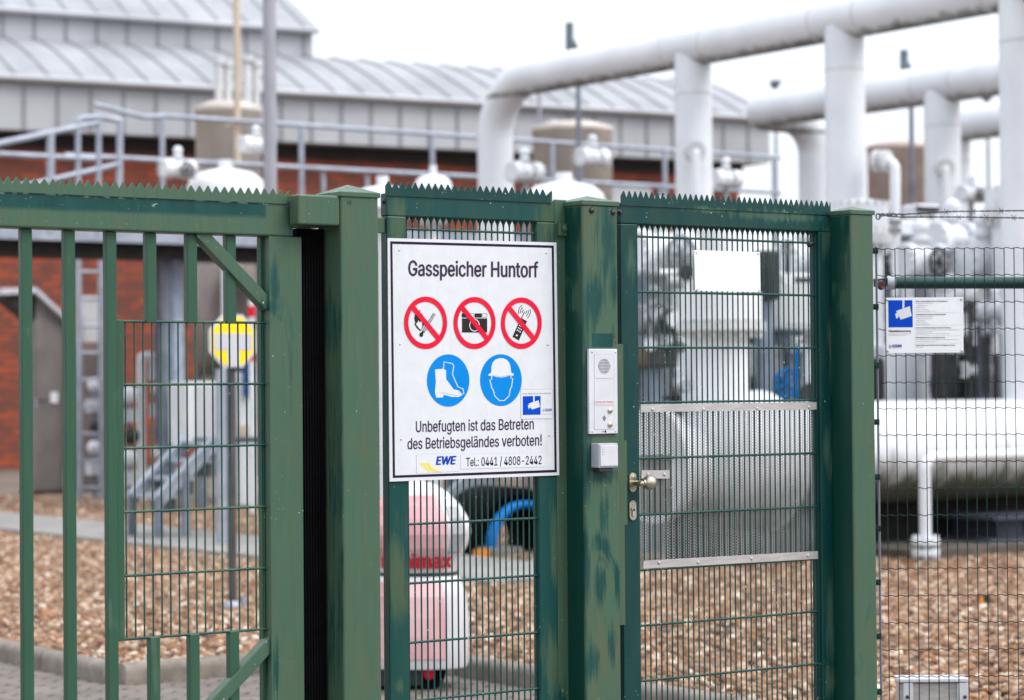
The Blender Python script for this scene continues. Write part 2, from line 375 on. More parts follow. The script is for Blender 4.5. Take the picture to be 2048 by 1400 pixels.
for k in ('ink', 'ink_black', 'border', 'red', 'sign_blue', 'cam_blue', 'logo_blue', 'blue', 'hood_red') :
    if k in M: M[k].node_tree.nodes['Principled BSDF'].inputs['Specular IOR Level'].default_value = 0.12
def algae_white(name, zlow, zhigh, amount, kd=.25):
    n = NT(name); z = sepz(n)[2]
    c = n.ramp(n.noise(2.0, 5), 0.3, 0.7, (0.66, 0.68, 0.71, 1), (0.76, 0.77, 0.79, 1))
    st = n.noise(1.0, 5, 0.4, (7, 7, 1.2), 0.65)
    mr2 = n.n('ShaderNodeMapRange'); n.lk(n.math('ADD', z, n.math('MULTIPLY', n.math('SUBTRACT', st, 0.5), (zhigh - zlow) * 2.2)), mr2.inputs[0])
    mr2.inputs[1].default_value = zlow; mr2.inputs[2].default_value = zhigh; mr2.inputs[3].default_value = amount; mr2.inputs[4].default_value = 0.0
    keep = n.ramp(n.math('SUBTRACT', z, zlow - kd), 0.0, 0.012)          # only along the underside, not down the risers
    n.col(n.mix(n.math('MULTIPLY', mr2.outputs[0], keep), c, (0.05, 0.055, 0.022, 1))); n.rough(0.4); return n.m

def brick_mat():
    n = NT('red_brick'); br = n.n('ShaderNodeTexBrick')
    mp = n.n('ShaderNodeMapping'); mp.inputs['Rotation'].default_value = (rad(90), 0, 0); n.lk(n.co, mp.inputs[0]); n.lk(mp.outputs[0], br.inputs[0])
    br.inputs['Color1'].default_value = lin(150, 66, 36); br.inputs['Color2'].default_value = lin(98, 54, 44); br.inputs['Mortar'].default_value = lin(84, 62, 56)
    br.inputs['Scale'].default_value = 1.0; br.inputs['Brick Width'].default_value = 0.42; br.inputs['Row Height'].default_value = 0.16; br.inputs['Mortar Size'].default_value = 0.022; br.inputs['Bias'].default_value = -0.1
    n.col(n.mix(n.ramp(n.noise(1.0, 4, 0, (2.2, 2.2, 7)), 0.54, 0.70), br.outputs[0], n.mix(0.5, br.outputs[0], lin(178, 74, 30)))); n.rough(0.85); n.bump(br.outputs[1], 0.3); return n.m
M['brick'] = brick_mat()
def paving_mat():
    n = NT('block_paving'); br = n.n('ShaderNodeTexBrick'); mp = n.n('ShaderNodeMapping'); mp.inputs['Rotation'].default_value = (0, 0, rad(45)); n.lk(n.co, mp.inputs[0]); n.lk(mp.outputs[0], br.inputs[0])
    br.inputs['Color1'].default_value = lin(120, 108, 100); br.inputs['Color2'].default_value = lin(98, 90, 84); br.inputs['Mortar'].default_value = lin(40, 36, 32)
    br.inputs['Scale'].default_value = 1; br.inputs['Brick Width'].default_value = 0.2; br.inputs['Row Height'].default_value = 0.1; br.inputs['Mortar Size'].default_value = 0.011
    c = n.mix(n.ramp(n.noise(2.5, 5), 0.35, 0.7), br.outputs[0], n.mix(0.4, br.outputs[0], lin(140, 128, 116)))
    c = n.mix(n.ramp(n.noise(14, 3), 0.66, 0.72), c, lin(70, 84, 44))
    n.col(c); n.rough(0.85); n.bump(br.outputs[1], -0.6, 0.01); return n.m
M['paving'] = paving_mat()
def bed_mat():
    n = NT('gravel_bed'); v = n.n('ShaderNodeTexVoronoi'); v.inputs['Scale'].default_value = 26; n.lk(n.co, v.inputs['Vector'])
    w = n.n('ShaderNodeTexWhiteNoise'); n.lk(v.outputs['Color'], w.inputs[0])
    n.col(n.ramp(w.outputs[0], 0, 1, lin(74, 54, 42), lin(140, 108, 84))); n.rough(0.85); n.bump(v.outputs['Distance'], -0.8, 0.02); return n.m
M['bed'] = bed_mat()
def stone_mat():
    n = NT('pebbles'); oi = n.n('ShaderNodeObjectInfo'); r = n.n('ShaderNodeValToRGB'); n.lk(oi.outputs['Random'], r.inputs[0])
    e = r.color_ramp.elements; cols = [(0, (76, 54, 42)), (.12, (142, 104, 76)), (.24, (104, 74, 56)), (.36, (166, 132, 100)), (.48, (62, 48, 40)), (.58, (176, 146, 114)), (.68, (118, 88, 74)), (.78, (160, 106, 58)), (.86, (224, 212, 192)), (.94, (186, 164, 140))]
    e[0].position, e[0].color = 0, lin(*cols[0][1]); e[1].position, e[1].color = 1, lin(96, 84, 80)
    for p, c in cols[1:]: el = e.new(p); el.color = lin(*c)
    n.col(n.mix(n.ramp(n.noise(50, 3), 0.4, 0.7), r.outputs[0], n.mix(0.35, r.outputs[0], lin(120, 80, 60)))); n.rough(0.55); n.b.inputs['Specular IOR Level'].default_value = 0.25; return n.m
M['stone'] = stone_mat()
def ground_mat():
    n = NT('far_ground'); n.col(n.ramp(n.noise(0.4, 6), 0.3, 0.7, lin(92, 80, 70), lin(116, 104, 92))); n.rough(0.9); return n.m
M['ground'] = ground_mat()
M['hood'] = worn('hood_white', lin(196, 192, 194), lin(216, 213, 216), .35, scale=3)
M['hood_pink'] = worn('faded_red_plastic', lin(222, 182, 184), lin(196, 118, 126), .35, scale=3.2, lo=.38, hi=.72, sc=(1, 1, .7))
M['hood_grey'] = worn('hood_grey', lin(150, 148, 154), lin(176, 174, 180), .4, scale=3)
M['hood_red'] = worn('red_lettering', lin(196, 18, 44), lin(206, 30, 52), 0.4, scale=10)
M['sign_yellow'] = worn('signal_yellow', lin(252, 214, 0), lin(255, 222, 10), 0.4, scale=10)

# ================================================================ SETTING
g = MB(); g.add([(-2500, -2500, -0.06), (2500, -2500, -0.06), (2500, 2500, -0.06), (-2500, 2500, -0.06)], [(0, 1, 2, 3)])
struct('ground', g, M['ground'], recalc=False)
p = MB(); p.add([(-30, -12, 0.0), (30, -12, 0.0), (30, 5.0, 0.0), (7.5, 8.0, 0.0), (7.5, 11.9, 0.0), (5.84, 11.9, 0.0), (5.84, 60, 0.0), (-30, 60, 0.0)], [(0, 1, 2, 3, 4, 5, 6, 7)])
struct('paved_yard', p, M['paving'], recalc=False)
BEDS = [[(5.9, 11.96), (10.9, 11.96), (10.9, 34), (5.9, 34)], [(7.56, 7.95), (10.9, 6.4), (10.9, 11.96), (7.56, 11.96)], [(10.9, 6.4), (20, 2.5), (20, 15.7), (10.9, 15.7)], [(12.5, 15.7), (15.5, 15.7), (15.5, 34), (12.5, 34)], [(15.5, 17.2), (21, 17.2), (21, 24), (15.5, 24)]]
b = MB()
for q in BEDS: b.add([(x, y, -0.01) for x, y in q], [(0, 1, 2, 3)])
struct('gravel_bed', b, M['bed'], recalc=False)
p = MB(); p.box(10.95, 12.45, 15.75, 34, -0.05, 0.05); struct('footpath', p, M['path'])
def kerb_run(a, c, nm):
    kb = MB(); a, c = Vector((*a, 0)), Vector((*c, 0)); L = (c - a).length; d = (c - a) / L; n = max(1, round(L / 0.8)); st = L / n
    for i in range(n):
        prof = [(-.06, -.05), (-.06, .075), (-.045, .1), (-.015, .112), (.015, .112), (.045, .1), (.06, .075), (.06, -.05)]
        s0, s1 = a + d * (i * st + .006), a + d * ((i + 1) * st - .006); side = Vector((d.y, -d.x, 0)); k = len(prof)
        vs = [s + side * u + Vector((0, 0, z)) for s in (s0, s1) for u, z in prof]
        kb.add(vs, [(j, (j + 1) % k, k + (j + 1) % k, k + j) for j in range(k)], 0, False); kb.add(vs[:k], [tuple(range(k))]); kb.add(vs[k:], [tuple(range(k))])
    o = struct(nm, kb, M['kerb']); bv = o.modifiers.new('bevel', 'BEVEL'); bv.width = .012; bv.segments = 2
kerb_run((5.84, 11.92), (7.52, 11.92), 'kerb'); kerb_run((5.84, 12.0), (5.84, 30), 'kerb'); kerb_run((7.52, 11.85), (7.52, 8.0), 'kerb')

def gravel(name, polys, density, size, label):
    me = bpy.data.meshes.new(name); vs, fs = [], []
    for q in polys: fs.append(tuple(range(len(vs), len(vs) + len(q)))); vs += [(x, y, 0) for x, y in q]
    me.from_pydata(vs, [], fs); me.materials.append(M['stone']); o = bpy.data.objects.new(name, me); COL.objects.link(o)
    nt = bpy.data.node_groups.new('scatter', 'GeometryNodeTree')
    nt.interface.new_socket('Geometry', in_out='INPUT', socket_type='NodeSocketGeometry'); nt.interface.new_socket('Geometry', in_out='OUTPUT', socket_type='NodeSocketGeometry')
    N = nt.nodes.new; gi, go = N('NodeGroupInput'), N('NodeGroupOutput'); L = nt.links.new
    dp = N('GeometryNodeDistributePointsOnFaces'); dp.inputs['Density'].default_value = density
    ico = N('GeometryNodeMeshIcoSphere'); ico.inputs['Radius'].default_value = 1; ico.inputs['Subdivisions'].default_value = 2
    sp = N('GeometryNodeSetPosition'); nz = N('ShaderNodeTexNoise'); nz.inputs['Scale'].default_value = 0.9
    sub = N('ShaderNodeVectorMath'); sub.operation = 'SUBTRACT'; sub.inputs[1].default_value = (.5, .5, .5)
    scl = N('ShaderNodeVectorMath'); scl.operation = 'SCALE'; scl.inputs['Scale'].default_value = 1.1
    L(nz.outputs['Color'], sub.inputs[0]); L(sub.outputs[0], scl.inputs[0]); L(scl.outputs[0], sp.inputs['Offset']); L(ico.outputs[0], sp.inputs[0])
    sm = N('GeometryNodeSetShadeSmooth'); L(sp.outputs[0], sm.inputs[0])
    smt = N('GeometryNodeSetMaterial'); smt.inputs['Material'].default_value = M['stone']; L(sm.outputs[0], smt.inputs[0])
    ip = N('GeometryNodeInstanceOnPoints'); L(gi.outputs[0], dp.inputs[0]); L(dp.outputs[0], ip.inputs['Points']); L(smt.outputs[0], ip.inputs['Instance'])
    def rv(lo, hi, sd):
        r = N('FunctionNodeRandomValue'); r.data_type = 'FLOAT_VECTOR'; r.inputs[0].default_value = lo; r.inputs[1].default_value = hi; r.inputs['Seed'].default_value = sd; return r.outputs[0]
    L(rv((-.5, -.5, 0), (.5, .5, 6.283), 3), ip.inputs['Rotation'])
    L(rv((size * .38, size * .34, size * .25), (size * 1.4, size * 1.05, size * .8), 5), ip.inputs['Scale'])
    tr = N('GeometryNodeTranslateInstances'); L(ip.outputs[0], tr.inputs[0]); L(rv((0, 0, -.012), (0, 0, .022), 9), tr.inputs['Translation']); tr.inputs['Local Space'].default_value = False
    L(tr.outputs[0], go.inputs[0]); md = o.modifiers.new('scatter', 'NODES'); md.node_group = nt
    return tag(o, label, 'gravel', kind='stuff')
gravel('gravel', BEDS, 820, 0.030, 'brown and cream pebbles covering the beds behind the fence')

# ================================================================ BUILDING
PB = rad(28.5)
b0 = WD(0, 700, 49.0); b0.z = 0
bldg = thing('brick_building', b0, 'long brick building with grey metal cladding and pale standing seam roof', 'building', rz=PB - PHI)
bldg.rotation_euler.z = PB - PHI
BM = pmat(bldg)
def bpart(name, mb, mat, parent=bldg, bevel=0):
    mb.v = [BM @ v for v in mb.v]; return part(name, mb, mat, parent, bevel) if parent is bldg else sub(name, mb, mat, parent)
def sub(name, mb, mat, parent, bevel=0):                        # a part of a part: same frame as the part
    root = parent.parent
    o = part(name, mb, mat, root, bevel); o.parent = parent; return o
def jn_(o, mb):                                                 # standing joints belong to the sheet they hold
    me = o.data; mb2 = bpy.data.meshes.new('j'); iv = BM.inverted(); mb2.from_pydata([iv @ (BM @ v) for v in mb.v], [], mb.f)
    me.materials.append(M['seam']); bm = bmesh.new(); bm.from_mesh(me); k = len(bm.faces); bm.from_mesh(mb2); bm.faces.ensure_lookup_table()
    for f in bm.faces[k:]: f.material_index = 1
    bmesh.ops.recalc_face_normals(bm, faces=bm.faces); bm.to_mesh(me); bm.free()
L0, L1, SB = -14.0, 18.9, 3.2
ZC, ZE, ZR, ZU = 6.88, 7.90, 9.12, 9.77
m = MB(); m.box(L0, L1 - .5, .6, 12, -.05, ZC - .28); bpart('brick_wall', m, M['brick'])
m = MB(); m.box(L0, L1 - .45, .5, 11.9, ZC - .28, ZC - .003); bpart('dark_band', m, M['under_dark'])
m = MB(); m.box(L0, L1, 0, 12.4, ZC, ZE); cl = bpart('cladding', m, M['clad'])
m = MB()
x = L0 + .3
while x < L1 - .2:
    m.box(x, x + .05, -.035, 0, ZC + .02, ZE - .12); x += .71
y = .7
while y < 12: m.box(L1, L1 + .035, y, y + .05, ZC + .02, ZE - .12); y += .71
jn_(cl, m)
def rc(t): return (-.12 + (SB + .12) * t, ZE + .1 + (ZR - ZE) * (1 - (1 - t) ** 1.3))
m = MB(); NR = 12; rp = [rc(i / NR) for i in range(NR + 1)]; vs = [(x, y, z) for x in (L0, L1 + .05) for y, z in rp]; k = NR + 1
m.add(vs, [(i, i + 1, k + i + 1, k + i) for i in range(NR)], 0, True)
m.poly([(y, z) for y, z in rp] + [(12.4, ZE), (-.12, ZE - .02)], L1 + .05, frame=lambda a_, c_, d_: (c_, a_, d_)); m.add([(L0, -.12, ZE - .02), (L1 + .05, -.12, ZE - .02), (L1 + .05, *rp[0]), (L0, *rp[0])], [(0, 1, 2, 3)]); m.add([(L0, *rp[-1]), (L1 + .05, *rp[-1]), (L1 + .05, 12.4, ZE), (L0, 12.4, ZE)], [(0, 1, 2, 3)])
rf = bpart('lower_roof', m, M['roof'])
m = MB(); x = L0 + .1
while x < L1:
    for (ya, za), (yb, zb) in zip(rp, rp[1:]): m.beam((x, ya, za + .012), (x, yb, zb + .012), .04, .04)
    x += .71
jn_(rf, m)
m = MB(); m.tube([(L0, -.16, ZE + .02), (L1 + .05, -.16, ZE + .02)], .075, 10); bpart('gutter', m, M['clad'], rf)
LU = 8.35
m = MB(); m.box(L0, LU, SB - .02, 12, ZR - .3, ZU); uw = bpart('upper_wall', m, M['clad'])
m = MB(); x = L0 + .1
while x < LU - .1:
    m.box(x, x + .05, SB - .055, SB - .02, ZR + .12, ZU - .02); x += .71
jn_(uw, m)
m = MB(); RU, AU = 3.6, 2.05
m.add([(L0, SB - .15, ZU), (LU + .08, SB - .15, ZU), (LU + .08, SB + RU, ZU + AU), (L0, SB + RU, ZU + AU), (L0, SB - .15, ZU + .11), (LU + .08, SB - .15, ZU + .11), (LU + .08, SB + RU, ZU + AU + .11), (L0, SB + RU, ZU + AU + .11), (LU + .08, 12, ZU)],
      [(0, 1, 5, 4), (4, 5, 6, 7), (1, 2, 6, 5), (1, 8, 6)])
ur = bpart('upper_roof', m, M['roof'])
m = MB(); x = L0 + .1
while x < LU:
    m.beam((x, SB - .13, ZU + .12), (x, SB + RU, ZU + AU + .12), .045, .05); x += .71
jn_(ur, m)
m = MB(); m.tube([(L0, SB - .19, ZU + .03), (LU + .08, SB - .19, ZU + .03)], .07, 10); bpart('gutter', m, M['clad'], ur)
m = MB(); m.box(13.0, 15.9, .56, .66, 2.6, ZC - .55); m.box(16.1, 16.16, .5, .66, 2.6, ZC - .55); bpart('white_panel', m, M['sheetwhite'])

# ================================================================ WALKWAY AND RAILING
YR = 28.0
zt, zm, zf = ZY(600, 254, YR), ZY(600, 335, YR), ZY(600, 466, YR)
xa, xb = XY(330, 260, YR), XY(1560, 300, YR)
wk = thing('walkway', (XY(-60, 470, YR), YR, 0), 'raised steel walkway with dark floor under the grey railing', 'walkway')
m = MB(); m.box(XY(-60, 470, YR), XY(1340, 470, YR), YR, YR + 1.3, zf - .16, zf + .02); part('deck', m, M['grille'], wk)
m = MB(); m.box(XY(-60, 470, YR), XY(1340, 470, YR), YR - .03, YR, zf - .2, zf + .09); part('edge_beam', m, M['galv'], wk)
m = MB(); m.box(XY(-60, 470, YR), XY(1200, 470, YR), YR + .15, YR + 1.2, ZY(300, 512, YR), zf - .17); part('under_shade', m, M['under_dark'], wk)  # dark box added to paint in the shadow under the deck
for px in (330, 640, 900, 1150, 1335):
    x = XY(px, 600, YR + .6); m = MB(); m.box(x - .07, x + .07, YR + .5, YR + .64, -.05, zf - .16); part('support_post', m, M['galv_dark'], wk)
rl = thing('railing', (xa, YR, zf), 'long grey two-rail railing running in front of the brick building', 'railing')
m = MB(); m.tube([(xa - 1.0, YR, zt + .12), (xa - .3, YR, zt + .0), (xa, YR, zt + .03), (xb, YR, zt + .0)], .032, 8); part('top_rail', m, M['galv'], rl)
m = MB(); m.tube([(xa - 1.4, YR, zm), (xb, YR, zm)], .034, 8); part('middle_rail', m, M['galv'], rl)
m = MB(); m.tube([(XY(800, 400, YR), YR, zm - .45), (xb, YR, zm - .45)], .03, 8); part('middle_rail', m, M['galv'], rl)
for px in (325, 603, 865, 1105, 1330, 1548):
    x = XY(px, 350, YR); m = MB(); m.tube([(x, YR, zf), (x, YR, zt)], .036, 8); part('railing_post', m, M['galv'], rl)
for px in (445, 647, 735, 1010):
    x = XY(px, 400, YR + .05); m = MB(); m.tube([(x, YR + .05, zf), (x, YR + .05, zm)], .03, 8); part('short_post', m, M['galv'], rl)
# stair rails at the left
Y2 = 26.4
sr = thing('stair_railing', (XY(100, 420, Y2), Y2, zf), 'grey sloping stair railing with hooped posts left of the railing', 'railing')
def P2(px, py): return WY(px, py, Y2)
m = MB(); m.tube([P2(-40, 305), P2(0, 287), P2(195, 246)], .04, 8); part('sloping_rail', m, M['galv'], sr)
m = MB(); m.tube([P2(-40, 378), P2(60, 370), P2(240, 328)], .034, 8); part('sloping_rail', m, M['galv'], sr)
m = MB(); m.tube([P2(-40, 306), P2(0, 308), P2(190, 318)], .034, 8); part('cross_rail', m, M['galv'], sr)
m = MB(); m.tube([P2(101, 470), P2(101, 266)], .05, 8); part('railing_post', m, M['galv'], sr)
m = MB(); m.tube(fillet([P2(156, 470), P2(156, 236), P2(203, 234)], .08, 5), .036, 8); part('hoop_post', m, M['galv'], sr)
m = MB(); m.tube(fillet([P2(196, 470), P2(198, 234), P2(244, 242)], .05, 5), .036, 8); part('hoop_post', m, M['galv'], sr)
m = MB(); m.tube([P2(238, 470), P2(240, 242)], .042, 8); part('railing_post', m, M['galv'], sr)

# ================================================================ BACKGROUND EQUIPMENT, LEFT
def bxp(m, x0, y0, x1, y1, y, dep, mi=0):       # a box whose front face fills those photograph pixels on the plane y
    a, c = WY(x0, (y0 + y1) / 2, y), WY(x1, (y0 + y1) / 2, y); mx = (x0 + x1) / 2
    return m.box(a.x, c.x, y, y + dep, ZY(mx, y1, y), ZY(mx, y0, y), mi)
def yat(px, d):
    q = WD(px, 700, d); return q.y
def base(px, py, y, z=None):
    q = WY(px, py, y); return (q.x, y, q.z if z is None else z)
Yc = yat(100, 36)
cb = thing('equipment_cabinet', base(102, 990, Yc, 0), 'tall grey brown cabinet with sloped white hood against the brick wall', 'cabinet')
m = MB(); m.box(XY(68, 800, Yc), XY(128, 800, Yc), Yc, Yc + .45, 0, ZY(100, 640, Yc)); part('body', m, M['cabinet'], cb, .02)
def pz(px, py): q = WY(px, py, Yc); return (q.x, q.z)
m = MB(); m.poly([pz(66, 576), pz(134, 640), pz(134, 650), pz(66, 588)], Yc - .14, Yc + .55); m.poly([pz(-4, 577), pz(65.5, 575), pz(65.5, 586), pz(-4, 590)], Yc - .14, Yc + .55); part('hood', m, M['sheetwhite'], cb)
m = MB(); m.poly([pz(72, 594), pz(128, 646), pz(72, 646)], Yc + .004, Yc + .45); part('gable', m, M['cabinet'], cb)
m = MB(); m.poly([pz(2, 591), pz(64, 589), pz(64, 640)], Yc - .02, Yc + .4); part('bracket', m, M['darkval'], cb)
m = MB(); m.box(XY(68, 900, Yc) + .02, XY(128, 900, Yc) - .02, Yc - .02, Yc, ZY(100, 800, Yc), ZY(100, 650, Yc)); d_ = part('door', m, M['cabinet'], cb, .006)
m = MB(); bxp(m, 101, 784, 116, 806, Yc - .024, .02); sub('notice', m, M['white_plate'], d_)
m = MB(); m.tube([WY(72, 795, Yc - .06), WY(72, 815, Yc - .06)], .02, 8); sub('handle', m, M['galv'], d_)
m = MB(); m.box(XY(66, 985, Yc), XY(130, 985, Yc), Yc - .02, Yc + .47, 0, .09); part('plinth', m, M['darkval'], cb)
Yl = yat(178, 34)
ld = thing('ladder', base(178, 985, Yl, 0), 'grey steel ladder standing between cabinet and galvanised column', 'ladder')
for px in (157, 203):
    m = MB(); x = XY(px, 700, Yl); m.box(x - .035, x + .035, Yl - .03, Yl + .03, 0, ZY(178, 440, Yl)); part('rail', m, M['galv'], ld)
for i in range(10):
    z = ZY(178, 490 + i * 54, Yl); m = MB(); m.tube([(XY(157, 700, Yl) + .036, Yl, z), (XY(203, 700, Yl) - .036, Yl, z)], .024, 8); part('rung', m, M['galv'], ld)
Yg = yat(345, 32)
gc = thing('galvanised_column', base(345, 980, Yg, 0), 'galvanised steel column with cross beam behind the gate grille', 'steel frame')
m = MB(); bxp(m, 322, 500, 368, 868, Yg, .02); bxp(m, 338, 500, 350, 1000, Yg + .02, .18); part('column', m, worn('column_galv', lin(150, 162, 182), lin(184, 196, 214), .5, .0, scale=9), gc)
m = MB(); bxp(m, 306, 503, 512, 522, Yg - .03, .03); part('cross_beam', m, M['galv'], gc)
m = MB(); bxp(m, 312, 524, 318, 900, Yg + .1, .05); part('side_channel', m, M['galv_dark'], gc)
for q4 in ((306, 640, 330, 648), (352, 815, 368, 830)):
    m = MB(); bxp(m, *q4, Yg - .04, .03); part('bracket', m, M['galv_dark'], gc)
Yv = yat(440, 34)
vs_ = thing('stainless_vessel', base(440, 760, Yv, 0), 'brown grey upright stainless vessel behind the diagonal brace', 'vessel')
q0, q1 = WY(388, 600, Yv), WY(505, 600, Yv); rr = (q1.x - q0.x) / 2 * .95; cx = (q0.x + q1.x) / 2
m = MB(); m.lathe((cx, Yv, 0), [(0, ZY(440, 742, Yv) - .12), (rr * .7, ZY(440, 742, Yv) - .05), (rr, ZY(440, 720, Yv)), (rr, ZY(440, 520, Yv)), (rr * .7, ZY(440, 505, Yv)), (0, ZY(440, 498, Yv))], 28); part('shell', m, M['vesselsteel'], vs_)
for a in (0.4, 2.5, 4.6):
    m = MB(); m.tube([(cx + rr * .8 * math.cos(a), Yv + rr * .8 * math.sin(a), 0), (cx + rr * .8 * math.cos(a), Yv + rr * .8 * math.sin(a), ZY(440, 700, Yv))], .05, 8); part('leg', m, M['galv_dark'], vs_)
Yw = yat(400, 31)
m = MB(); bxp(m, 374, 763, 442, 892, Yw, .5); cbx = thing('switch_box', base(408, 892, Yw), 'cream white switch box beside the blue grey post', 'cabinet')
part('case', m, M['white'], cbx, .02)
m = MB(); bxp(m, 393, 770, 438, 885, Yw - .02, .02); part('door', m, M['sheetwhite'], cbx, .005)
m = MB(); bxp(m, 400, 892, 414, 1030, Yw + .2, .08); part('stand', m, M['galv_dark'], cbx)
Yp = yat(442, 24)
m = MB(); m.box(XY(440, 900, Yp), XY(456, 900, Yp), Yp, Yp + .09, 0, ZY(448, 738, Yp)); m.box(XY(436, 1060, Yp), XY(460, 1060, Yp), Yp - .03, Yp + .12, 0, .03)
single('steel_post', m, M['galv'], base(448, 1060, Yp, 0), 'blue grey square steel post left of the yellow sign pole', 'post')
m = MB(); bxp(m, 478, 745, 514, 1012, yat(495, 33), .6); sc_ = thing('pump_housing', base(495, 1010, yat(495, 33), 0), 'white machine housing behind the right edge of the gate grille', 'machine')
part('housing', m, M['white'], sc_, .03)
m = MB(); bxp(m, 494, 730, 508, 790, yat(495, 33) - .1, .1); part('control_box', m, M['logo_blue'], sc_)
m = MB(); bxp(m, 478, 850, 514, 872, yat(495, 33) - .03, .03); part('belt', m, M['beige'], sc_)
YI = yat(184, 36); t = thing('instrument_cabinet', base(184, 985, YI, 0), 'grey instrument cabinet standing right behind the ladder', 'cabinet')
m = MB(); bxp(m, 164, 690, 204, 985, YI, .4); part('case', m, M['vesselsteel'], t, .01)
m = MB(); bxp(m, 170, 592, 200, 685, YI + .05, .2); part('upper_box', m, M['offwhite'], t, .01)
# candy-cane vent pipe and small stack of valves at left of the grille
Yk = yat(290, 33)
m = MB(); m.tube(fillet([WY(282, 1000, Yk), WY(282, 712, Yk), WY(306, 712, Yk), WY(306, 760, Yk)], .065, 6), .06, 10); single('vent_pipe', m, M['sheetwhite'], base(285, 1000, Yk, 0), 'pinkish white hooked vent pipe beside the column', 'pipe')
def instrument_stack(px, y0, y1, d, w, label):
    Y = yat(px, d); t = thing('instrument_stack', base(px, y1, Y, 0), label, 'instruments', 'instrument stands behind the sliding gate')
    m = MB(); m.tube([WY(px, y0, Y), (XY(px, y1, Y), Y, 0)], .035, 8); part('stem', m, M['galv_dark'], t)
    k = 0; y = y0
    while y < y1 - 20:
        q = WY(px, y + 14, Y); m = MB()
        if k % 3 == 0: m.ball(q, w, 14, 8)
        elif k % 3 == 1: m.box(q.x - w, q.x + w, Y - .12, Y + .08, q.z - .09, q.z + .09)
        else: m.lathe((q.x, Y, q.z), [(0, -.11), (w * .9, -.11), (w * .9, -.03), (w * .5, -.02), (w * .5, .05), (0, .05)], 14, 'Y')
        part(['valve_body', 'gauge_box', 'dial'][k % 3], m, [M['white'], M['sheetwhite'], M['darkval']][k % 3], t); k += 1; y += 42
instrument_stack(188, 755, 965, 34.5, .10, 'white and black valve stack standing behind the ladder')
instrument_stack(258, 775, 985, 32.5, .12, 'white valve stack at the left edge of the grille')
instrument_stack(316, 765, 960, 33, .09, 'beige and grey valve stack in front of the galvanised column')
# stairs
Ys = yat(310, 25.6)
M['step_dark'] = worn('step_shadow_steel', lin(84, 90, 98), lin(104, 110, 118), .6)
st = thing('steel_stairs', base(300, 1080, Ys, 0), 'short galvanised steel steps behind the gate grille', 'stairs')
a0, a1 = WY(258, 992, Ys), WY(372, 876, Ys)
for dy, nm in ((0, 'stringer'), (-.62, 'stringer')):
    m = MB(); o_ = Vector((0, dy, 0)); m.beam(a0 + o_ - Vector((0, 0, .06)), a1 + o_ - Vector((0, 0, .06)), .03, .13, (0, 0, 1)); m.beam(a0 + o_ + Vector((0, 0, .02)), a1 + o_ + Vector((0, 0, .02)), .085, .03)
    part(nm, m, M['galv'], st)
    for f in (.04, .5):
        q = a0.lerp(a1, f) + o_; m = MB(); m.box(q.x - .04, q.x + .04, q.y - .03, q.y + .03, 0, q.z - .03); part('leg', m, M['galv_dark'], st)
for f in (.06, .36, .66, .96):
    q = a0.lerp(a1, f); m = MB(); m.box(q.x - .02, q.x + .22, q.y - .6, q.y - .02, q.z - .05, q.z - .01); part('tread', m, M['galv'], st)
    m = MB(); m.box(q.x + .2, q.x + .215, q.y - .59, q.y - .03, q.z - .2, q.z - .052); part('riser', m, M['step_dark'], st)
m = MB(); q = a1; m.box(q.x + .1, q.x + 1.1, q.y - .64, q.y + .02, q.z - .05, q.z); part('landing', m, M['grille'], st)
for f in (.2, .95):
    m = MB(); m.box(q.x + f, q.x + f + .06, q.y - .6, q.y - .54, 0, q.z - .05); part('leg', m, M['galv_dark'], st)
# yellow sign on a pole
ysx, Yy = 465, yat(465, 17.3)
sg = thing('yellow_sign_post', base(465, 1220, Yy, 0), 'yellow and white octagonal sign on a dark pole standing in the gravel', 'sign')
m = MB(); q = WY(462, 735, Yy + .06); m.tube([(q.x, Yy + .06, 0), (q.x, Yy + .06, q.z + .25)], .033, 14); part('pole', m, worn('dark_pole', lin(66, 60, 62), lin(92, 84, 86), .5, .2), sg)
m = MB(); m.lathe((q.x, Yy + .06, 0), [(.06, 0), (.06, .05), (.034, .07)], 14); m.box(q.x + .06, q.x + .09, Yy + .02, Yy + .05, 0, .1); part('pole_base', m, M['galv'], sg)
C = WY(466, 682, Yy); R_ = 54 / FPX * 17.3
def octa(r, n=8): return [(C.x + r * math.cos(rad(22.5 + 45 * k)) * 1.0, C.z + r * math.sin(rad(22.5 + 45 * k))) for k in range(n)]
m = MB(); m.poly(octa(R_ * 1.07), Yy, Yy + .012); part('sign_back', m, M['sheetwhite'], sg)
m = MB(); m.poly(octa(R_ * .96), Yy - .003); sf = part('sign_face', m, M['sign_yellow'], sg)
m = MB(); h = R_ * .80; m.poly([(C.x - h, C.z - .12 * R_ - .22 * R_), (C.x + h, C.z - .34 * R_), (C.x + h, C.z + .28 * R_), (C.x - h, C.z + .28 * R_)], Yy - .006); m.poly([(C.x - .3 * h, C.z - .95 * R_), (C.x + .3 * h, C.z - .95 * R_), (C.x + .3 * h, C.z - .34 * R_), (C.x - .3 * h, C.z - .34 * R_)], Yy - .006); sub('white_band', m, M['sheetwhite'], sf)
# red and white strip near the sign
m = MB(); Yq = yat(503, 30); m.tube([(XY(503, 700, Yq), Yq, 0), WY(503, 600, Yq)], .04, 8); mb_ = thing('marker_pole', base(503, 900, Yq, 0), 'red and white striped marker pole behind the yellow sign', 'pole'); part('pole', m, M['white'], mb_)
for yy in (612, 655, 700):
    m = MB(); m.tube([WY(503, yy, Yq), WY(503, yy + 22, Yq)], .044, 8); part('red_band', m, M['red'], mb_)

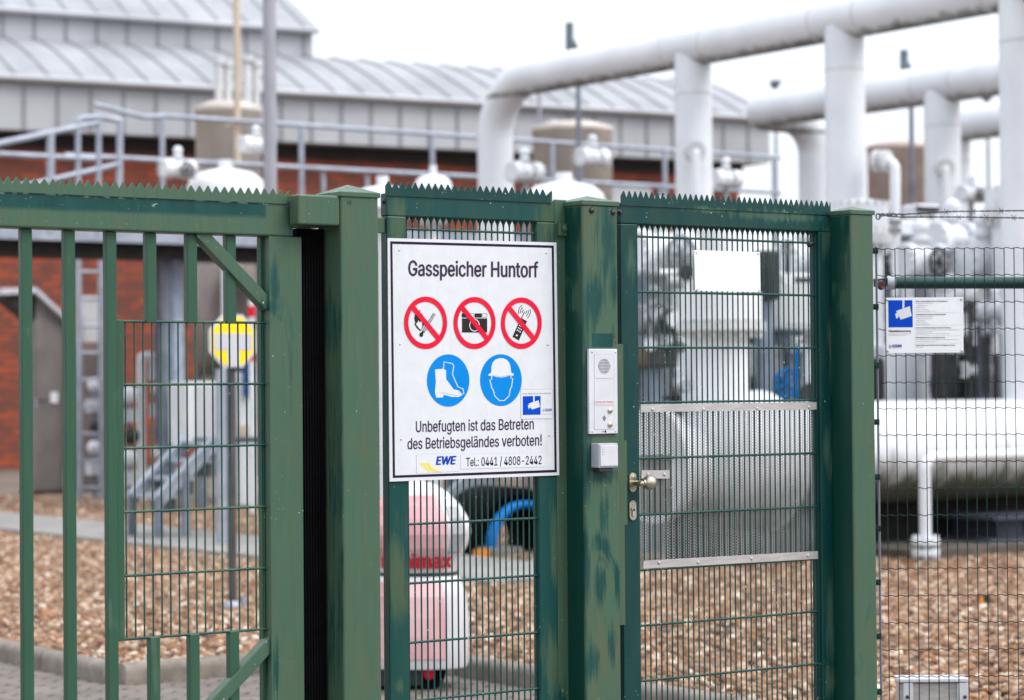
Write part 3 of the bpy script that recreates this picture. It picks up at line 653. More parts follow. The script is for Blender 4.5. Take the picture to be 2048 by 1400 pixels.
# stack cylinder, masts
Yst = 31.5
def drum(px0, px1, y0, y1, Y, label, mat, vents=()):
    a, c = WY(px0, (y0 + y1) / 2, Y), WY(px1, (y0 + y1) / 2, Y); r = (c - a).dot(RGT) / 2; ctr = (a + c) / 2; zb, zt_ = ZY((px0 + px1) / 2, y1, Y), ZY((px0 + px1) / 2, y0, Y)
    t = thing('exhaust_stack', (ctr.x, Y, zb), label, 'stack')
    m = MB(); m.lathe((ctr.x, Y, 0), [(0, 0.3), (r, .3), (r, zt_ - .1), (r * 1.03, zt_ - .09), (r * 1.03, zt_), (r * .6, zt_ + .08), (0, zt_ + .1)], 32); part('shell', m, mat, t)
    for vx, vt, w in vents:
        q = WY(vx, vt, Y); m = MB(); m.tube([(q.x, Y, zt_ + .02), (q.x, Y, q.z)], w, 10); m.tube([(q.x, Y, q.z - .1), (q.x, Y, q.z)], w * 1.5, 10); part('vent_pipe', m, M['offwhite'], t)
    return t
drum(385, 527, 215, 335, Yst, 'beige stainless stack with vent pipes behind the pale pole', M['tanksteel'], ((437, 115, .06), (455, 120, .06), (493, 110, .075), (512, 120, .06)))
drum(1066, 1222, 255, 372, 32.5, 'beige stainless stack behind the bent lamp post', M['tanksteel'], ((1105, 240, .05), (1180, 246, .05)))
drum(1742, 1856, 292, 400, 33.5, 'pinkish brown stack seen under the second white pipe', worn('stack_pink', lin(176, 156, 148), lin(196, 178, 170), .5, .2), ())
q = WD(540, 300, 22); m = MB(); m.tube([(q.x, q.y, 0), (q.x, q.y, 8.0)], .061, 20)
t = thing('mast', (q.x, q.y, 0), 'thick plain grey mast rising behind the sliding gate', 'mast'); part('tube', m, M['mast'], t)
m = MB(); m.box(q.x - .15, q.x + .15, q.y - .15, q.y + .15, 0, .03); part('base_plate', m, M['galv_dark'], t)
q = WY(475, 300, YR + .12); m = MB(); m.tube([(q.x, q.y, zf), (q.x, q.y, 10.0)], .047, 14); t = thing('pole', (q.x, q.y, zf), 'thin beige pole left of the grey mast', 'pole'); part('tube', m, M['beige'], t)
z_ = WY(476, 246, YR).z; m = MB(); m.tube([(q.x, q.y, z_ - .06), (q.x, q.y, z_ + .06)], .05, 12); m.box(q.x - .06, q.x + .02, q.y + .03, q.y + .2, z_ - .03, z_ + .03); part('clamp', m, M['beige'], t)
# white domes and valves at the railing's foot
def dome(px, py0, w, d, label, Yo=None, mat='white'):
    q = WD(px, py0, d); r = w / 2 / FPX * d; zl_ = min(WD(px, 452, d).z, q.z - r * .6 - .16); m = MB(); m.tube([(q.x, q.y, 0), (q.x, q.y, zl_)], .06, 10); m.lathe((q.x, q.y, 0), [(0, zl_), (r * .7, zl_), (r, zl_ + .15), (r, q.z - r * .5), (r * .92, q.z - r * .28), (r * .7, q.z - r * .1), (r * .35, q.z - r * .02), (0, q.z)], 30)
    t = thing('white_vessel', (q.x, q.y, 0), label, 'vessel', 'white domed vessels behind the fence'); part('shell', m, M[mat], t)
    m = MB(); m.lathe((q.x, q.y, q.z - r * .75), [(r, -.03), (r * 1.06, -.03), (r * 1.06, .03), (r, .03)], 30); part('flange', m, M['white'], t)
    m = MB(); m.tube([(q.x, q.y, q.z - .03), (q.x, q.y, q.z + .1)], r * .2, 12); part('nozzle', m, M['white'], t); return t
dome(452, 338, 158, 27, 'wide white domed vessel below the beige stack')
dome(866, 350, 74, 25, 'small white domed vessel above the spiked fixed panel')
dome(765, 372, 120, 24, 'low white domed vessel just right of the catch post cap')
dome(1128, 364, 170, 26, 'white vessel between the first pipe bend and the intercom post')

# generic valve assembly
def valve(px, py, w, d, label, mat='white', wheel='darkval', stand=True, ax='X', up=1.0):
    q = WD(px, py, d); r = w / 2 / FPX * d
    t = thing('valve', (q.x, q.y, 0), label, 'valve', 'white valves of the pipe station')
    e = Vector((1, 0, 0)) if ax == 'X' else Vector((0, 1, 0))
    m = MB(); m.ball(q, r * .78, 22, 14); m.tube([q - e * r * 1.1, q + e * r * 1.1], r * .5, 18); part('body', m, M[mat], t)
    for s_ in (-1, 1):
        m = MB(); c = q + e * s_ * r * 1.0; m.tube([c - e * .05, c + e * .05], r * .86, 22)
        for k in range(10):
            a = k * math.pi / 5; o_ = Vector((0, math.cos(a), math.sin(a))) if ax == 'X' else Vector((math.cos(a), 0, math.sin(a))); b_ = c + o_ * r * .72; m.tube([b_ - e * .09, b_ + e * .09], r * .08, 6)
        part('flange', m, M[mat], t)
    m = MB(); m.tube([q + Vector((0, 0, r * .6)), q + Vector((0, 0, r * (1.0 + .3 * up)))], r * .34, 16); m.tube([q + Vector((0, 0, r * .95)), q + Vector((0, 0, r * 1.08))], r * .52, 18); m.ball(q + Vector((0, 0, r * (1.1 + .5 * up))), r * .42, 16, 10); part('bonnet', m, M[mat], t)
    if wheel:
        m = MB(); c = q + Vector((.05, -r * 1.0, -r * .1)); m.torus(c, r * .62, r * .08, 'Y', 26, 8)
        for k in range(3): a = k * math.pi / 3; v = Vector((math.cos(a), 0, math.sin(a))) * r * .62; m.tube([c - v, c + v], r * .05, 6)
        m.tube([c, q], r * .09, 8); part('handwheel', m, M[wheel], t)
    if stand:
        m = MB(); m.tube([(q.x, q.y, 0), (q.x, q.y, q.z - r * .5)], r * .3, 14); m.box(q.x - r * .6, q.x + r * .6, q.y - r * .5, q.y + r * .5, 0, .06); part('pedestal', m, M['greyval'], t)
    return t
valve(356, 338, 46, 26.5, 'white valve with dark lower half beside the wide domed vessel', stand=False)
valve(512, 290, 40, 27, 'small white valve just left of the grey mast', wheel=None, stand=False)
valve(1050, 345, 50, 29, 'small white valve right of the first pipe riser', wheel=None)
valve(1185, 315, 46, 29.5, 'small white valve in front of the second beige stack', wheel=None, stand=False)

# ================================================================ PIPES
XP, YA, ZPIPE, RP = 17.64, 25.3, 5.45, .228
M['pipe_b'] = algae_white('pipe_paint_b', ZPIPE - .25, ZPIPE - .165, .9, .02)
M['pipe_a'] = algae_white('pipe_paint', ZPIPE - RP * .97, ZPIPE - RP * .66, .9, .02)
def gas_pipe(X, y_far, y_near, risers, label, drop=True, jog=None, RP=RP):
    t = thing('gas_pipe', (X, y_far, 0), label, 'pipe', 'overhead white gas pipes')
    m = MB()
    if jog: pts = fillet([(X, y_near, ZPIPE), (X, y_far, ZPIPE), (X + jog, y_far, ZPIPE), (X + jog, y_far, 1.0)], .56, 12)
    elif drop: pts = fillet([(X, y_near, ZPIPE), (X, y_far, ZPIPE), (X, y_far, .6)], .75, 14)
    else: pts = [(X, y_near, ZPIPE), (X, y_far, ZPIPE)]
    m.tube(pts, RP, 32); part('pipe_run', m, M['pipe_a'] if RP < .23 else M['pipe_b'], t)
    for y, zl in risers:
        m = MB(); m.tube([(X, y, zl), (X, y, ZPIPE)], RP * .93, 30); r_ = part('riser', m, M['white'], t)
        for yy in (y - .34, y + .34):
            if RP < .259: m = MB(); m.lathe((X, yy, ZPIPE), [(RP * .995, -.02), (RP * 1.02, 0), (RP * .995, .02)], 30, 'Y'); sub('tee_seam', m, M['offwhite'], r_)
        m = MB(); m.lathe((X, y, ZPIPE - .55), [(RP * .93, -.015), (RP * .955, 0), (RP * .93, .015)], 30); sub('weld_seam', m, M['offwhite'], r_)
    return t
def ydist(px, X):                                                # y where the line x = X shows at pixel column px
    d = ray(px, 600); return X * d.y / d.x
gas_pipe(XP, ydist(993, XP), 9.0, [(ydist(1390, XP), .5), (ydist(1694, XP), .5), (ydist(2047, XP), 1.0)], 'nearest and largest white overhead gas pipe with bend and risers')
X2 = 22.6
gas_pipe(X2, ydist(1498, X2), 14.0, [(ydist(1888, X2), .6)], 'second white overhead gas pipe ending in a downward bend', jog=1.3, RP=.252)
X3 = 26.4
gas_pipe(X3, ydist(1900, X3), 18.0, [(ydist(1912, X3), .6)], 'third white overhead gas pipe at the right edge', drop=False, RP=.26)

# small goosenecks on the risers
def gooseneck(px, py, d, dx, down, label, side=0.0):
    q = WD(px, py, d); t = thing('drain_pipe', tuple(q), label, 'pipe', 'small white drain pipes on the risers')
    m = MB(); e = WD(px + dx, py, d - .15); pts = fillet([q, e, WD(px + dx, py + down, d - .15)], .1 if abs(dx) > 12 else .05, 6); m.tube(pts, .055 if abs(dx) > 12 else .05, 12); part('tube', m, M['white'], t)
    m = MB(); ax = (e - q).normalized(); m.tube([q + ax * .0, q + ax * .07], .115, 16); m.tube([q + ax * .1, q + ax * .16], .115, 16); part('flange', m, M['offwhite'], t)
d2 = 27.0
gooseneck(1386, 303, 27.2, 6, 140, 'thin white drain pipe on the riser right of the first bend')
gooseneck(1750, 322, 25.2, 40, 210, 'white drain pipe bending down right of the thick middle riser')
gooseneck(1886, 335, 31.0, 6, 130, 'thin white drain pipe on the riser of the second pipe')
valve(1452, 358, 44, 28.5, 'small white valve right of the second riser above the gate', wheel=None)
valve(1942, 388, 40, 30, 'small white valve under the third pipe', stand=True)

# header pipe, ball valve
YH = 16.3
zh = ZY(1900, 900, YH); rh = .475
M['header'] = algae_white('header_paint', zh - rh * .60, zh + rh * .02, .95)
hx0 = XY(1500, 900, YH)
hd = thing('header_pipe', (hx0, YH, 0), 'thick white horizontal header pipe with green algae along its underside', 'pipe')
m = MB(); m.tube([(hx0, YH, zh), (27, YH, zh)], rh, 40); part('barrel', m, M['header'], hd)
m = MB(); xs_ = XY(1925, 1015, YH); m.box(xs_ - .1, xs_ + .75, YH - .5, YH + .5, .3, .345); m.box(xs_ + .15, xs_ + .5, YH - .3, YH + .3, .1, .3); m.box(xs_ - .2, xs_ + .9, YH - .55, YH + .4, .1, .125); part('support_saddle', m, M['grille'], hd)
m = MB(); m.box(hx0 + 1.2, 27, YH - .9, YH + .9, -.05, .1); struct('foundation_strip', m, worn('foundation_concrete', lin(74, 66, 58), lin(104, 94, 84), .9, scale=5, bump=.3))
m = MB(); lw0 = XY(1262, 1000, YH + 1.0); m.box(lw0, 27, YH + .32, YH + .5, -.05, .46)
M['header_shadow'] = worn('header_shadow_tone', lin(24, 21, 19), lin(44, 39, 35), .9, scale=4)  # near-black colour for an added slab, painting the shadow under the header
t = thing('shadow_slab', (lw0, YH + 1.0, 0), 'low dark slab added for the shadow under the header pipe', 'wall'); part('dark_face', m, M['header_shadow'], t)
m = MB(); m.box(lw0 - .03, 27, YH + .30, YH + .52, .461, .475); part('top_strip', m, M['header_shadow'], t)
bv_ = thing('ball_valve', (XY(1478, 920, YH), YH, 0), 'large round white ball valve at the end of the header pipe', 'valve')
cb_ = WY(1478, 925, YH); rb = .66
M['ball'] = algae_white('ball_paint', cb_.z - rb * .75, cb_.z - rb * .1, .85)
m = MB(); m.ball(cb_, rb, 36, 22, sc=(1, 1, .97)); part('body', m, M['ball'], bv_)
m = MB(); zc = ZY(1425, 650, YH); x_ = cb_.x - .2
m.tube([(x_, YH, cb_.z + .3), (x_, YH, zc)], .245, 28); part('neck', m, M['white'], bv_)
m = MB(); z0, z1 = ZY(1425, 655, YH), ZY(1425, 588, YH)
m.tube([(x_ + .0, YH, z0 + .06), (x_, YH, z1)], .37, 32); part('bonnet', m, M['white'], bv_)
m = MB(); m.tube([(x_, YH, z0 - .03), (x_, YH, z0 + .05)], .395, 32)
for k in range(18): a = k * 2 * math.pi / 18; m.tube([(x_ + .345 * math.cos(a), YH + .345 * math.sin(a), z0 - .09), (x_ + .345 * math.cos(a), YH + .345 * math.sin(a), z0 + .1)], .026, 6)
part('bolted_flange', m, M['offwhite'], bv_)
m = MB(); m.tube([(x_, YH, z1), (x_, YH, ZY(1390, 440, YH))], .17, 24); part('stem', m, M['white'], bv_)
m = MB(); m.lathe((cb_.x + .2, YH, cb_.z), [(rb * .93, 0), (rb * .97, .03), (rb * .93, .06)], 36, 'X'); m.tube([(cb_.x - .95, YH, cb_.z), (cb_.x - .4, YH, cb_.z)], .33, 28); m.tube([(cb_.x - 1.0, YH, cb_.z), (cb_.x - .9, YH, cb_.z)], .5, 28); part('body_flange', m, M['white'], bv_)
m = MB(); m.box(cb_.x - .35, cb_.x + .35, YH - .4, YH + .4, -.05, cb_.z - rb * .9); part('pedestal', m, M['darkval'], bv_)

# riser feet valves at right (big flanged caps)
def flange_stack(px, y0, y1, w, d, label):
    q = WD(px, y0, d); r = w / 2 / FPX * d; zb = WD(px, y1, d).z; t = thing('flanged_riser', (q.x, q.y, 0), label, 'pipe fitting', 'bolted white flange fittings')
    m = MB(); m.tube([(q.x, q.y, .3), (q.x, q.y, zb)], r * .8, 28); part('lower_pipe', m, M['white'], t)
    m = MB(); m.tube([(q.x, q.y, zb), (q.x, q.y, q.z - r * .2)], r, 30); m.ball((q.x, q.y, q.z - r * .22), r * .98, 30, 10, sc=(1, 1, .22)); part('cap', m, M['white'], t)
    m = MB(); m.tube([(q.x, q.y, zb - .05), (q.x, q.y, zb + .06)], r * 1.07, 30)
    for k in range(18): a = k * 2 * math.pi / 18; c = (q.x + r * .93 * math.cos(a), q.y + r * .93 * math.sin(a)); m.tube([(*c, zb - .12), (*c, zb + .13)], .032, 6); m.tube([(*c, q.z - r * .28), (*c, q.z - r * .1)], .03, 6)
    part('bolted_flange', m, M['offwhite'], t); return t
flange_stack(2040, 366, 428, 140, 24.4, 'wide bolted white flange cap at the right edge above the barbed wire')
flange_stack(1722, 398, 480, 110, 24.5, 'bolted white flange cap behind the right gate corner')
flange_stack(2035, 585, 640, 110, 25.2, 'bolted white flange fitting below the green brace pipe')

# jumble of white valves behind the right fence and gate
valve(1842, 522, 84, 24.6, 'white valve with dark handwheel above the green brace pipe')
valve(1968, 520, 100, 24.8, 'large white valve right of the handwheel valve', wheel=None)
valve(1905, 478, 80, 26, 'white valve high between two larger valves', wheel=None, stand=False)
valve(1612, 520, 90, 24.5, 'white valve behind the right side of the gate grille', wheel=None)
valve(1320, 505, 110, 23.5, 'white valve behind the upper left of the gate grille', wheel='greyval')
valve(1308, 640, 70, 23, 'grey valve behind the left of the gate grille', mat='greyval', wheel='darkval')
valve(1910, 770, 66, 24, 'grey valve with black handwheel above the header pipe', mat='greyval', wheel='blackmetal', stand=False)
valve(1845, 715, 56, 25, 'white valve behind the lower corner of the video notice', wheel=None)
def machine(name, px0, py0, px1, py1, d, dep, mat, label, cat, extra=None, bev=.03):
    Y = yat((px0 + px1) / 2, d); t = thing(name, base((px0 + px1) / 2, py1, Y, 0), label, cat)
    m = MB(); bxp(m, px0, py0, px1, py1, Y, dep); part('case', m, M[mat], t, bev)
    m = MB(); bxp(m, px0 + (px1 - px0) * .12, py0 + (py1 - py0) * .1, px0 + (px1 - px0) * .88, py0 + (py1 - py0) * .9, Y - .012, .012); part('panel', m, M[extra or mat], t, .004)
    m = MB(); c = WY((px0 + px1) / 2, py1, Y); 
    if c.z > .12: m.box(c.x - .07, c.x + .07, Y + .1, Y + dep - .05, 0, c.z); part('stand', m, M['galv_dark'], t)
    return t
machine('white_cabinet', 1772, 690, 1882, 815, 24.2, .5, 'white', 'white cabinet standing on the header pipe side behind the fence', 'cabinet')
machine('pump_unit', 1563, 545, 1640, 660, 23.6, .5, 'offwhite', 'pale grey machine box behind the right edge of the gate grille', 'machine')
machine('control_panel', 1510, 590, 1556, 680, 24, .25, 'darkval', 'narrow dark control panel right of the bonnet flange', 'cabinet', 'blackmetal')
machine('motor_housing', 1480, 690, 1570, 758, 23.5, .4, 'greyval', 'grey motor housing behind the gate grille above the round valve', 'machine')
machine('motor_housing', 1275, 730, 1350, 800, 23, .6, 'darkval', 'dark motor housing behind the lower left of the gate grille', 'machine', 'greyval')
machine('white_cabinet', 1985, 690, 2070, 812, 24.5, .5, 'white', 'white cabinet at the right edge above the header pipe', 'cabinet')
machine('control_panel', 1930, 640, 1980, 800, 25, .2, 'darkval', 'dark panel between the white cabinets at right', 'cabinet', 'greyval')
machine('vent_box', 1840, 408, 1882, 470, 27, .3, 'white', 'white box with black louvre top above the barbed wire', 'box', 'white')
m = MB(); bxp(m, 1838, 413, 1880, 424, yat(1860, 26.9), .05); o_ = [x for x in bpy.data.objects if x.name.startswith('vent_box')][0]; part('louvre', m, M['blackmetal'], o_)
machine('white_cabinet', 1755, 440, 1835, 640, 26, .5, 'white', 'tall white cabinet just right of the corner post', 'cabinet')
machine('tank_wall', 1880, 560, 2060, 600, 25.5, .4, 'white', 'long white duct behind the green brace pipe', 'duct')
machine('control_panel', 1778, 468, 1832, 502, 25.2, .2, 'grille', 'grey blue panel behind the barbed wire right of the corner post', 'cabinet')
machine('valve_motor', 1777, 508, 1800, 562, 25.0, .2, 'darkval', 'small dark valve motor left of the handwheel valve', 'motor', 'blackmetal')
machine('valve_motor', 1282, 450, 1332, 505, 24.2, .3, 'grille', 'grey valve motor in the top left corner of the gate grille', 'motor')
machine('valve_motor', 1536, 500, 1562, 600, 22.6, .25, 'darkval', 'upright dark valve motor right of the blank white plate', 'motor', 'blackmetal')
machine('valve_motor', 1296, 690, 1356, 735, 22.4, .3, 'rust', 'brown valve motor behind the lower left of the gate grille', 'motor', 'darkval')
machine('valve_motor', 1880, 640, 1912, 690, 24.0, .2, 'greyval', 'grey valve motor below the brace pipe', 'motor', 'darkval')
machine('control_panel', 1753, 715, 1771, 800, 23.9, .2, 'blackmetal', 'narrow black box filling the dark gap just right of the corner post above the header pipe', 'cabinet', 'darkval')  # black box added to stand in for a shaded gap
machine('valve_motor', 1888, 705, 1928, 800, 23.7, .2, 'darkval', 'dark box filling the gap between the two white cabinets', 'motor', 'blackmetal')  # another dark filler added for the gap between cabinets
machine('control_panel', 1962, 650, 1984, 802, 23.7, .15, 'grille', 'tall narrow dark box filling the gap left of the right edge cabinet', 'cabinet', 'darkval')  # dark filler added for the narrow gap beside the cabinet
machine('shadow_block', 1760, 1030, 1850, 1100, 23.4, .5, 'darkval', 'dark block added for the shadow below the left end of the header pipe', 'support', 'blackmetal')  # dark block added where the header pipe's shadow falls
def small_line(pts, d, r, mat, label):
    q = WD(*pts[0], d); t = thing('instrument_line', tuple(q), label, 'pipe', 'thin instrument lines among the valves'); P_ = [WD(x, y, d) for x, y in pts]
    m = MB(); m.tube(fillet(P_, r * 2.2, 5) if len(P_) > 2 else P_, r, 10); part('tube', m, M[mat], t)
    m = MB(); c, e = P_[0], (P_[1] - P_[0]).normalized(); m.tube([c, c + e * .05], r * 2.2, 12); m.tube([c + e * .08, c + e * .13], r * 2.2, 12); part('union', m, M['greyval'], t)
    m = MB(); c = P_[len(P_) // 2]; m.ball(c - FWD * r, r * 2.6, 12, 8); m.tube([c - FWD * r * 2, c - FWD * r * 4], r * 2.4, 14); part('gauge', m, M['white' if mat != 'white' else 'darkval'], t)
small_line([(1790, 440), (1790, 610), (1830, 610)], 23.8, .03, 'white', 'thin white line running down right of the corner post')
small_line([(1900, 500), (1900, 560), (1990, 560)], 23.9, .024, 'greyval', 'thin grey line below the high white valve')
small_line([(1870, 610), (1870, 800)], 24.0, .03, 'offwhite', 'thin pale upright line left of the dark panel')
small_line([(1945, 600), (1945, 680), (1905, 680)], 23.8, .024, 'darkval', 'thin dark line bending left below the brace pipe')
small_line([(1290, 545), (1372, 545), (1372, 610)], 22.6, .03, 'white', 'thin white line left of the round valve neck')
small_line([(1300, 600), (1300, 690), (1350, 690)], 22.4, .024, 'greyval', 'thin grey line behind the lower left of the gate grille')
small_line([(1620, 660), (1620, 790)], 22.8, .045, 'white', 'short white riser behind the right stile of the pedestrian gate')
small_line([(1575, 480), (1575, 560), (1630, 560)], 22.8, .024, 'darkval', 'thin dark line right of the blank white plate')
small_line([(1285, 640), (1350, 640), (1350, 720)], 22.2, .03, 'darkval', 'thin dark bent line beside the round valve neck')
small_line([(1960, 660), (2040, 660)], 23.7, .035, 'white', 'level white line at the right edge above the header pipe')
YWL = 22.6; wl0 = XY(1225, 700, YWL); wl1 = XY(2150, 700, YWL)  # near-black backdrop added so the gaps between the valves read dark
t = thing('dark_backdrop', (wl0, YWL, 0), 'dark backdrop added behind the tangle of valves to darken its gaps', 'wall')
m = MB(); m.box(wl0, wl1, YWL, YWL + .2, 0, ZY(1500, 590, YWL)); part('dark_face', m, worn('backdrop_dark', lin(10, 10, 11), lin(40, 39, 40), .9, scale=2.5), t)
m = MB(); m.box(wl0 - .03, wl1 + .03, YWL - .04, YWL + .24, ZY(1500, 590, YWL) + .001, ZY(1500, 590, YWL) + .08); part('top_strip', m, M['galv_dark'], t)
rnd = random.Random(11)
for px, py, w, mt in ((1296, 600, 46, 'white'), (1345, 560, 40, 'offwhite'), (1290, 775, 50, 'offwhite'), (1340, 690, 38, 'white'), (1356, 770, 36, 'white'), (1525, 560, 40, 'white'), (1560, 690, 46, 'white'), (1610, 690, 40, 'offwhite'), (1632, 770, 44, 'white'), (1590, 600, 36, 'white'), (1524, 735, 38, 'offwhite'),
                      (1765, 600, 36, 'white'), (1790, 660, 40, 'offwhite'), (1895, 600, 40, 'white'), (1940, 590, 36, 'offwhite'), (1896, 720, 44, 'white'), (1950, 740, 40, 'offwhite'), (1990, 620, 46, 'white'), (2030, 500, 50, 'white'), (1930, 660, 34, 'white')):
    t = valve(px, py, w, rnd.uniform(23.6, 26.5), 'small white valve in the blurred tangle behind the fence', mat=mt, wheel=rnd.choice(['darkval', None, 'blackmetal', 'greyval']), stand=False, ax=rnd.choice('XY'))
    t['group'] = 'small valves in the blurred tangle'
    r_ = w / 2 / FPX * 25; q = t.location; m = MB(); m.tube([(q.x, q.y, 0), (q.x, q.y, WD(px, py, 25).z - r_)], .03, 8); part('stand', m, M['darkval'], t)
    m = MB(); m.tube([(q.x, q.y, WD(px, py, 25).z), (q.x, q.y, WD(px, py + 90, 25).z)], r_ * .3, 10); part('branch', m, M[mt], t)
# blue valve wheel
Yb = yat(1580, 22.9); t = thing('blue_handwheel', base(1580, 770, Yb), 'bright blue handwheel on a stem near the round valve', 'handwheel')
m = MB(); c = WY(1572, 766, Yb); m.torus(c, .13, .018, 'Y', 24, 8)
for k in range(3): a = k * math.pi / 3 + .4; v = Vector((math.cos(a), 0, math.sin(a))) * .13; m.tube([c - v, c + v], .014, 6)
part('wheel', m, M['blue'], t)
m = MB(); m.tube([WY(1592, 800, Yb + .05), WY(1594, 690, Yb + .05)], .022, 8); part('lever', m, M['blue'], t)
m = MB(); m.tube([c, c + Vector((0, .5, 0))], .03, 8); m.tube([c + Vector((0, .5, 0)), (c.x, c.y + .5, 0)], .06, 8); part('stem', m, M['darkval'], t)
# small white pipe with flange in front of the header
YQ = 15.2
sp_ = thing('branch_pipe', base(1850, 1090, YQ, 0), 'thin white branch pipe with flanged foot in front of the header pipe', 'pipe')
m = MB(); A, B_ = WY(1851, 1085, YQ), WY(1851, 915, YQ); m.tube(fillet([A, (A.x, YQ, B_.z), (26, YQ, B_.z)], .12, 8), .052, 16); part('tube', m, M['white'], sp_)
for yy in (1083, 1104):
    q = WY(1851, yy, YQ); m = MB(); m.tube([(A.x, YQ, q.z - .025), (A.x, YQ, q.z + .025)], .125, 22)
    for k in range(8): a = k * math.pi / 4; m.tube([(A.x + .1 * math.cos(a), YQ + .1 * math.sin(a), q.z - .055), (A.x + .1 * math.cos(a), YQ + .1 * math.sin(a), q.z + .055)], .016, 6)
    part('flange', m, M['white'], sp_)
m = MB(); m.tube([(A.x, YQ, -.05), (A.x, YQ, A.z)], .05, 14); part('lower_tube', m, M['offwhite'], sp_)

# lamps
def floodlight(px, py, d, w, label):
    q = WD(px, py, d); s_ = w / FPX * d; t = thing('floodlight', (q.x, q.y, 0), label, 'lamp', 'small floodlights on thin poles')
    m = MB(); e = RGT; u = Vector((0, 0, 1)); f = FWD
    vs = [q + e * a * s_ * .5 * k + u * b * s_ * .28 + f * c * .2 for b, k in ((-1, .55), (1, 1)) for a, c in ((-1, -1), (1, -1), (1, 1), (-1, 1))]
    m.add(vs, [(0, 3, 2, 1), (4, 5, 6, 7), (0, 1, 5, 4), (1, 2, 6, 5), (2, 3, 7, 6), (3, 0, 4, 7)]); part('head', m, M['galv_dark'], t, .02)
    m = MB(); m.tube([(q.x, q.y, 0), (q.x, q.y, q.z - s_ * .25)], .035, 8); part('pole', m, M['mast'], t)
floodlight(1078, 129, 44, 26, 'small floodlight above the bend of the nearest pipe')
floodlight(1551, 168, 44, 22, 'small floodlight above the second white pipe')
floodlight(1975, 195, 44, 20, 'small floodlight between the second and third pipes')
def lampost(px, y0, y1, px2, yb, d, label):
    q = WD(px, (y0 + y1) / 2, d); t = thing('lamp_post', tuple(WD(px2, 700, d)[:2]) + (0,), label, 'lamp', 'dark lamp posts with upright heads')
    m = MB(); a, c = WD(px - 5, y1, d), WD(px + 5, y0, d); w = (c - a).dot(RGT)
    m.beam(WD(px, y1, d), WD(px, y0, d), w, w * 1.2, (0, 1, 0)); part('lamp_head', m, worn('lamp_grey', lin(84, 98, 104), lin(104, 118, 122), .5, .2), t)
    m = MB(); q2 = WD(px2, yb, d); m.tube([WD(px + 2, (y0 + y1) / 2, d), WD(px + 9, (y0 + y1) / 2 + 12, d), WD(px2, yb - 15, d), WD(px2, yb, d), (q2.x, q2.y, 0)], .035, 10); part('post', m, M['galv_dark'], t)
lampost(1139, 45, 104, 1156, 118, 33, 'dark lamp post with bent arm behind the nearest pipe')
lampost(1808, 100, 140, 1822, 160, 34, 'dark lamp post behind the second white pipe')

# blue hose coil on a dark drum
Yd = yat(1020, 22.5); t = thing('hose_reel', base(1020, 1110, Yd, 0), 'bright blue hose coil on a black drum lying in the gravel', 'hose')
c = WY(1052, 1088, Yd); m = MB(); m.torus(c, .37, .036, 'Y', 40, 10); m.torus(c + Vector((0, .07, 0)), .365, .036, 'Y', 40, 10); part('hose_coil', m, M['blue'], t)
m = MB(); m.lathe(c + Vector((0, .12, 0)), [(.46, 0), (.53, .03), (.53, .6), (.46, .63), (.3, .6), (.3, .1), (.46, 0)], 36, 'Y'); part('drum', m, M['black'], t)
m = MB(); q = WY(962, 1104, Yd - .1); m.box(q.x - .05, q.x + .06, Yd - .15, Yd - .05, 0, q.z + .02); part('orange_clip', m, M['orange'], t)
m = MB(); q = WY(1010, 1100, Yd - .1); m.box(q.x - .16, q.x + .16, Yd - .16, Yd + .5, 0, .1); part('block', m, M['concrete'], t)
# grey sheet leaning behind the sign (duct)
Yz = yat(960, 25); m = MB(); a, c = WY(905, 1010, Yz), WY(985, 935, Yz); m.beam(a, c, .3, .06, (0, 1, 0)); m.beam(a + Vector((0, 0, -.2)), c + Vector((0, 0, -.2)), .05, .2)
single('sloping_duct', m, M['galv'], tuple(a), 'grey sloping steel plate behind the lower edge of the warning sign', 'duct')

# extinguisher trailer under a faded hood
EXD = 12.9
e0 = WD(838, 1372, EXD); e0.z = 0
ex = thing('extinguisher_cart', e0, 'wheeled fire extinguisher under a faded red and white plastic hood', 'fire extinguisher')
def zz(py): return WD(838, py, EXD).z
k_ = EXD / FPX
low = [(1330, 97), (1325, 99), (1263, 101), (1229, 100), (1187, 96), (1157, 84), (1148, 79)]
upp = [(1142, 78), (1128, 80), (1112, 87), (1091, 99), (1064, 106), (1045, 104), (1033, 99), (1009, 84), (985, 60), (970, 36), (962, 14), (960, 1)]
def ring(hw, z, n=40):
    out = []
    for i in range(n):
        a = 2 * math.pi * i / n; c, s_ = math.cos(a), math.sin(a); e = 2 / 2.8
        out.append(Vector((e0.x, e0.y, z)) + (RGT * math.copysign(abs(c) ** e, c) + FWD * .85 * math.copysign(abs(s_) ** e, s_)) * hw * k_)
    return out
def shell(prof, nm):
    m = MB(); n = 40; vs = []
    for py, hw in prof: vs += ring(hw, zz(py))
    m.add(vs, [(i * n + k, i * n + (k + 1) % n, (i + 1) * n + (k + 1) % n, (i + 1) * n + k) for i in range(len(prof) - 1) for k in range(n)], 0, True)
    m.add(vs[:n], [tuple(range(n))]); m.add(vs[-n:], [tuple(range(n))]); return part(nm, m, M['hood'], ex)
shell(low, 'lower_hood'); up_ = shell(upp, 'upper_hood')
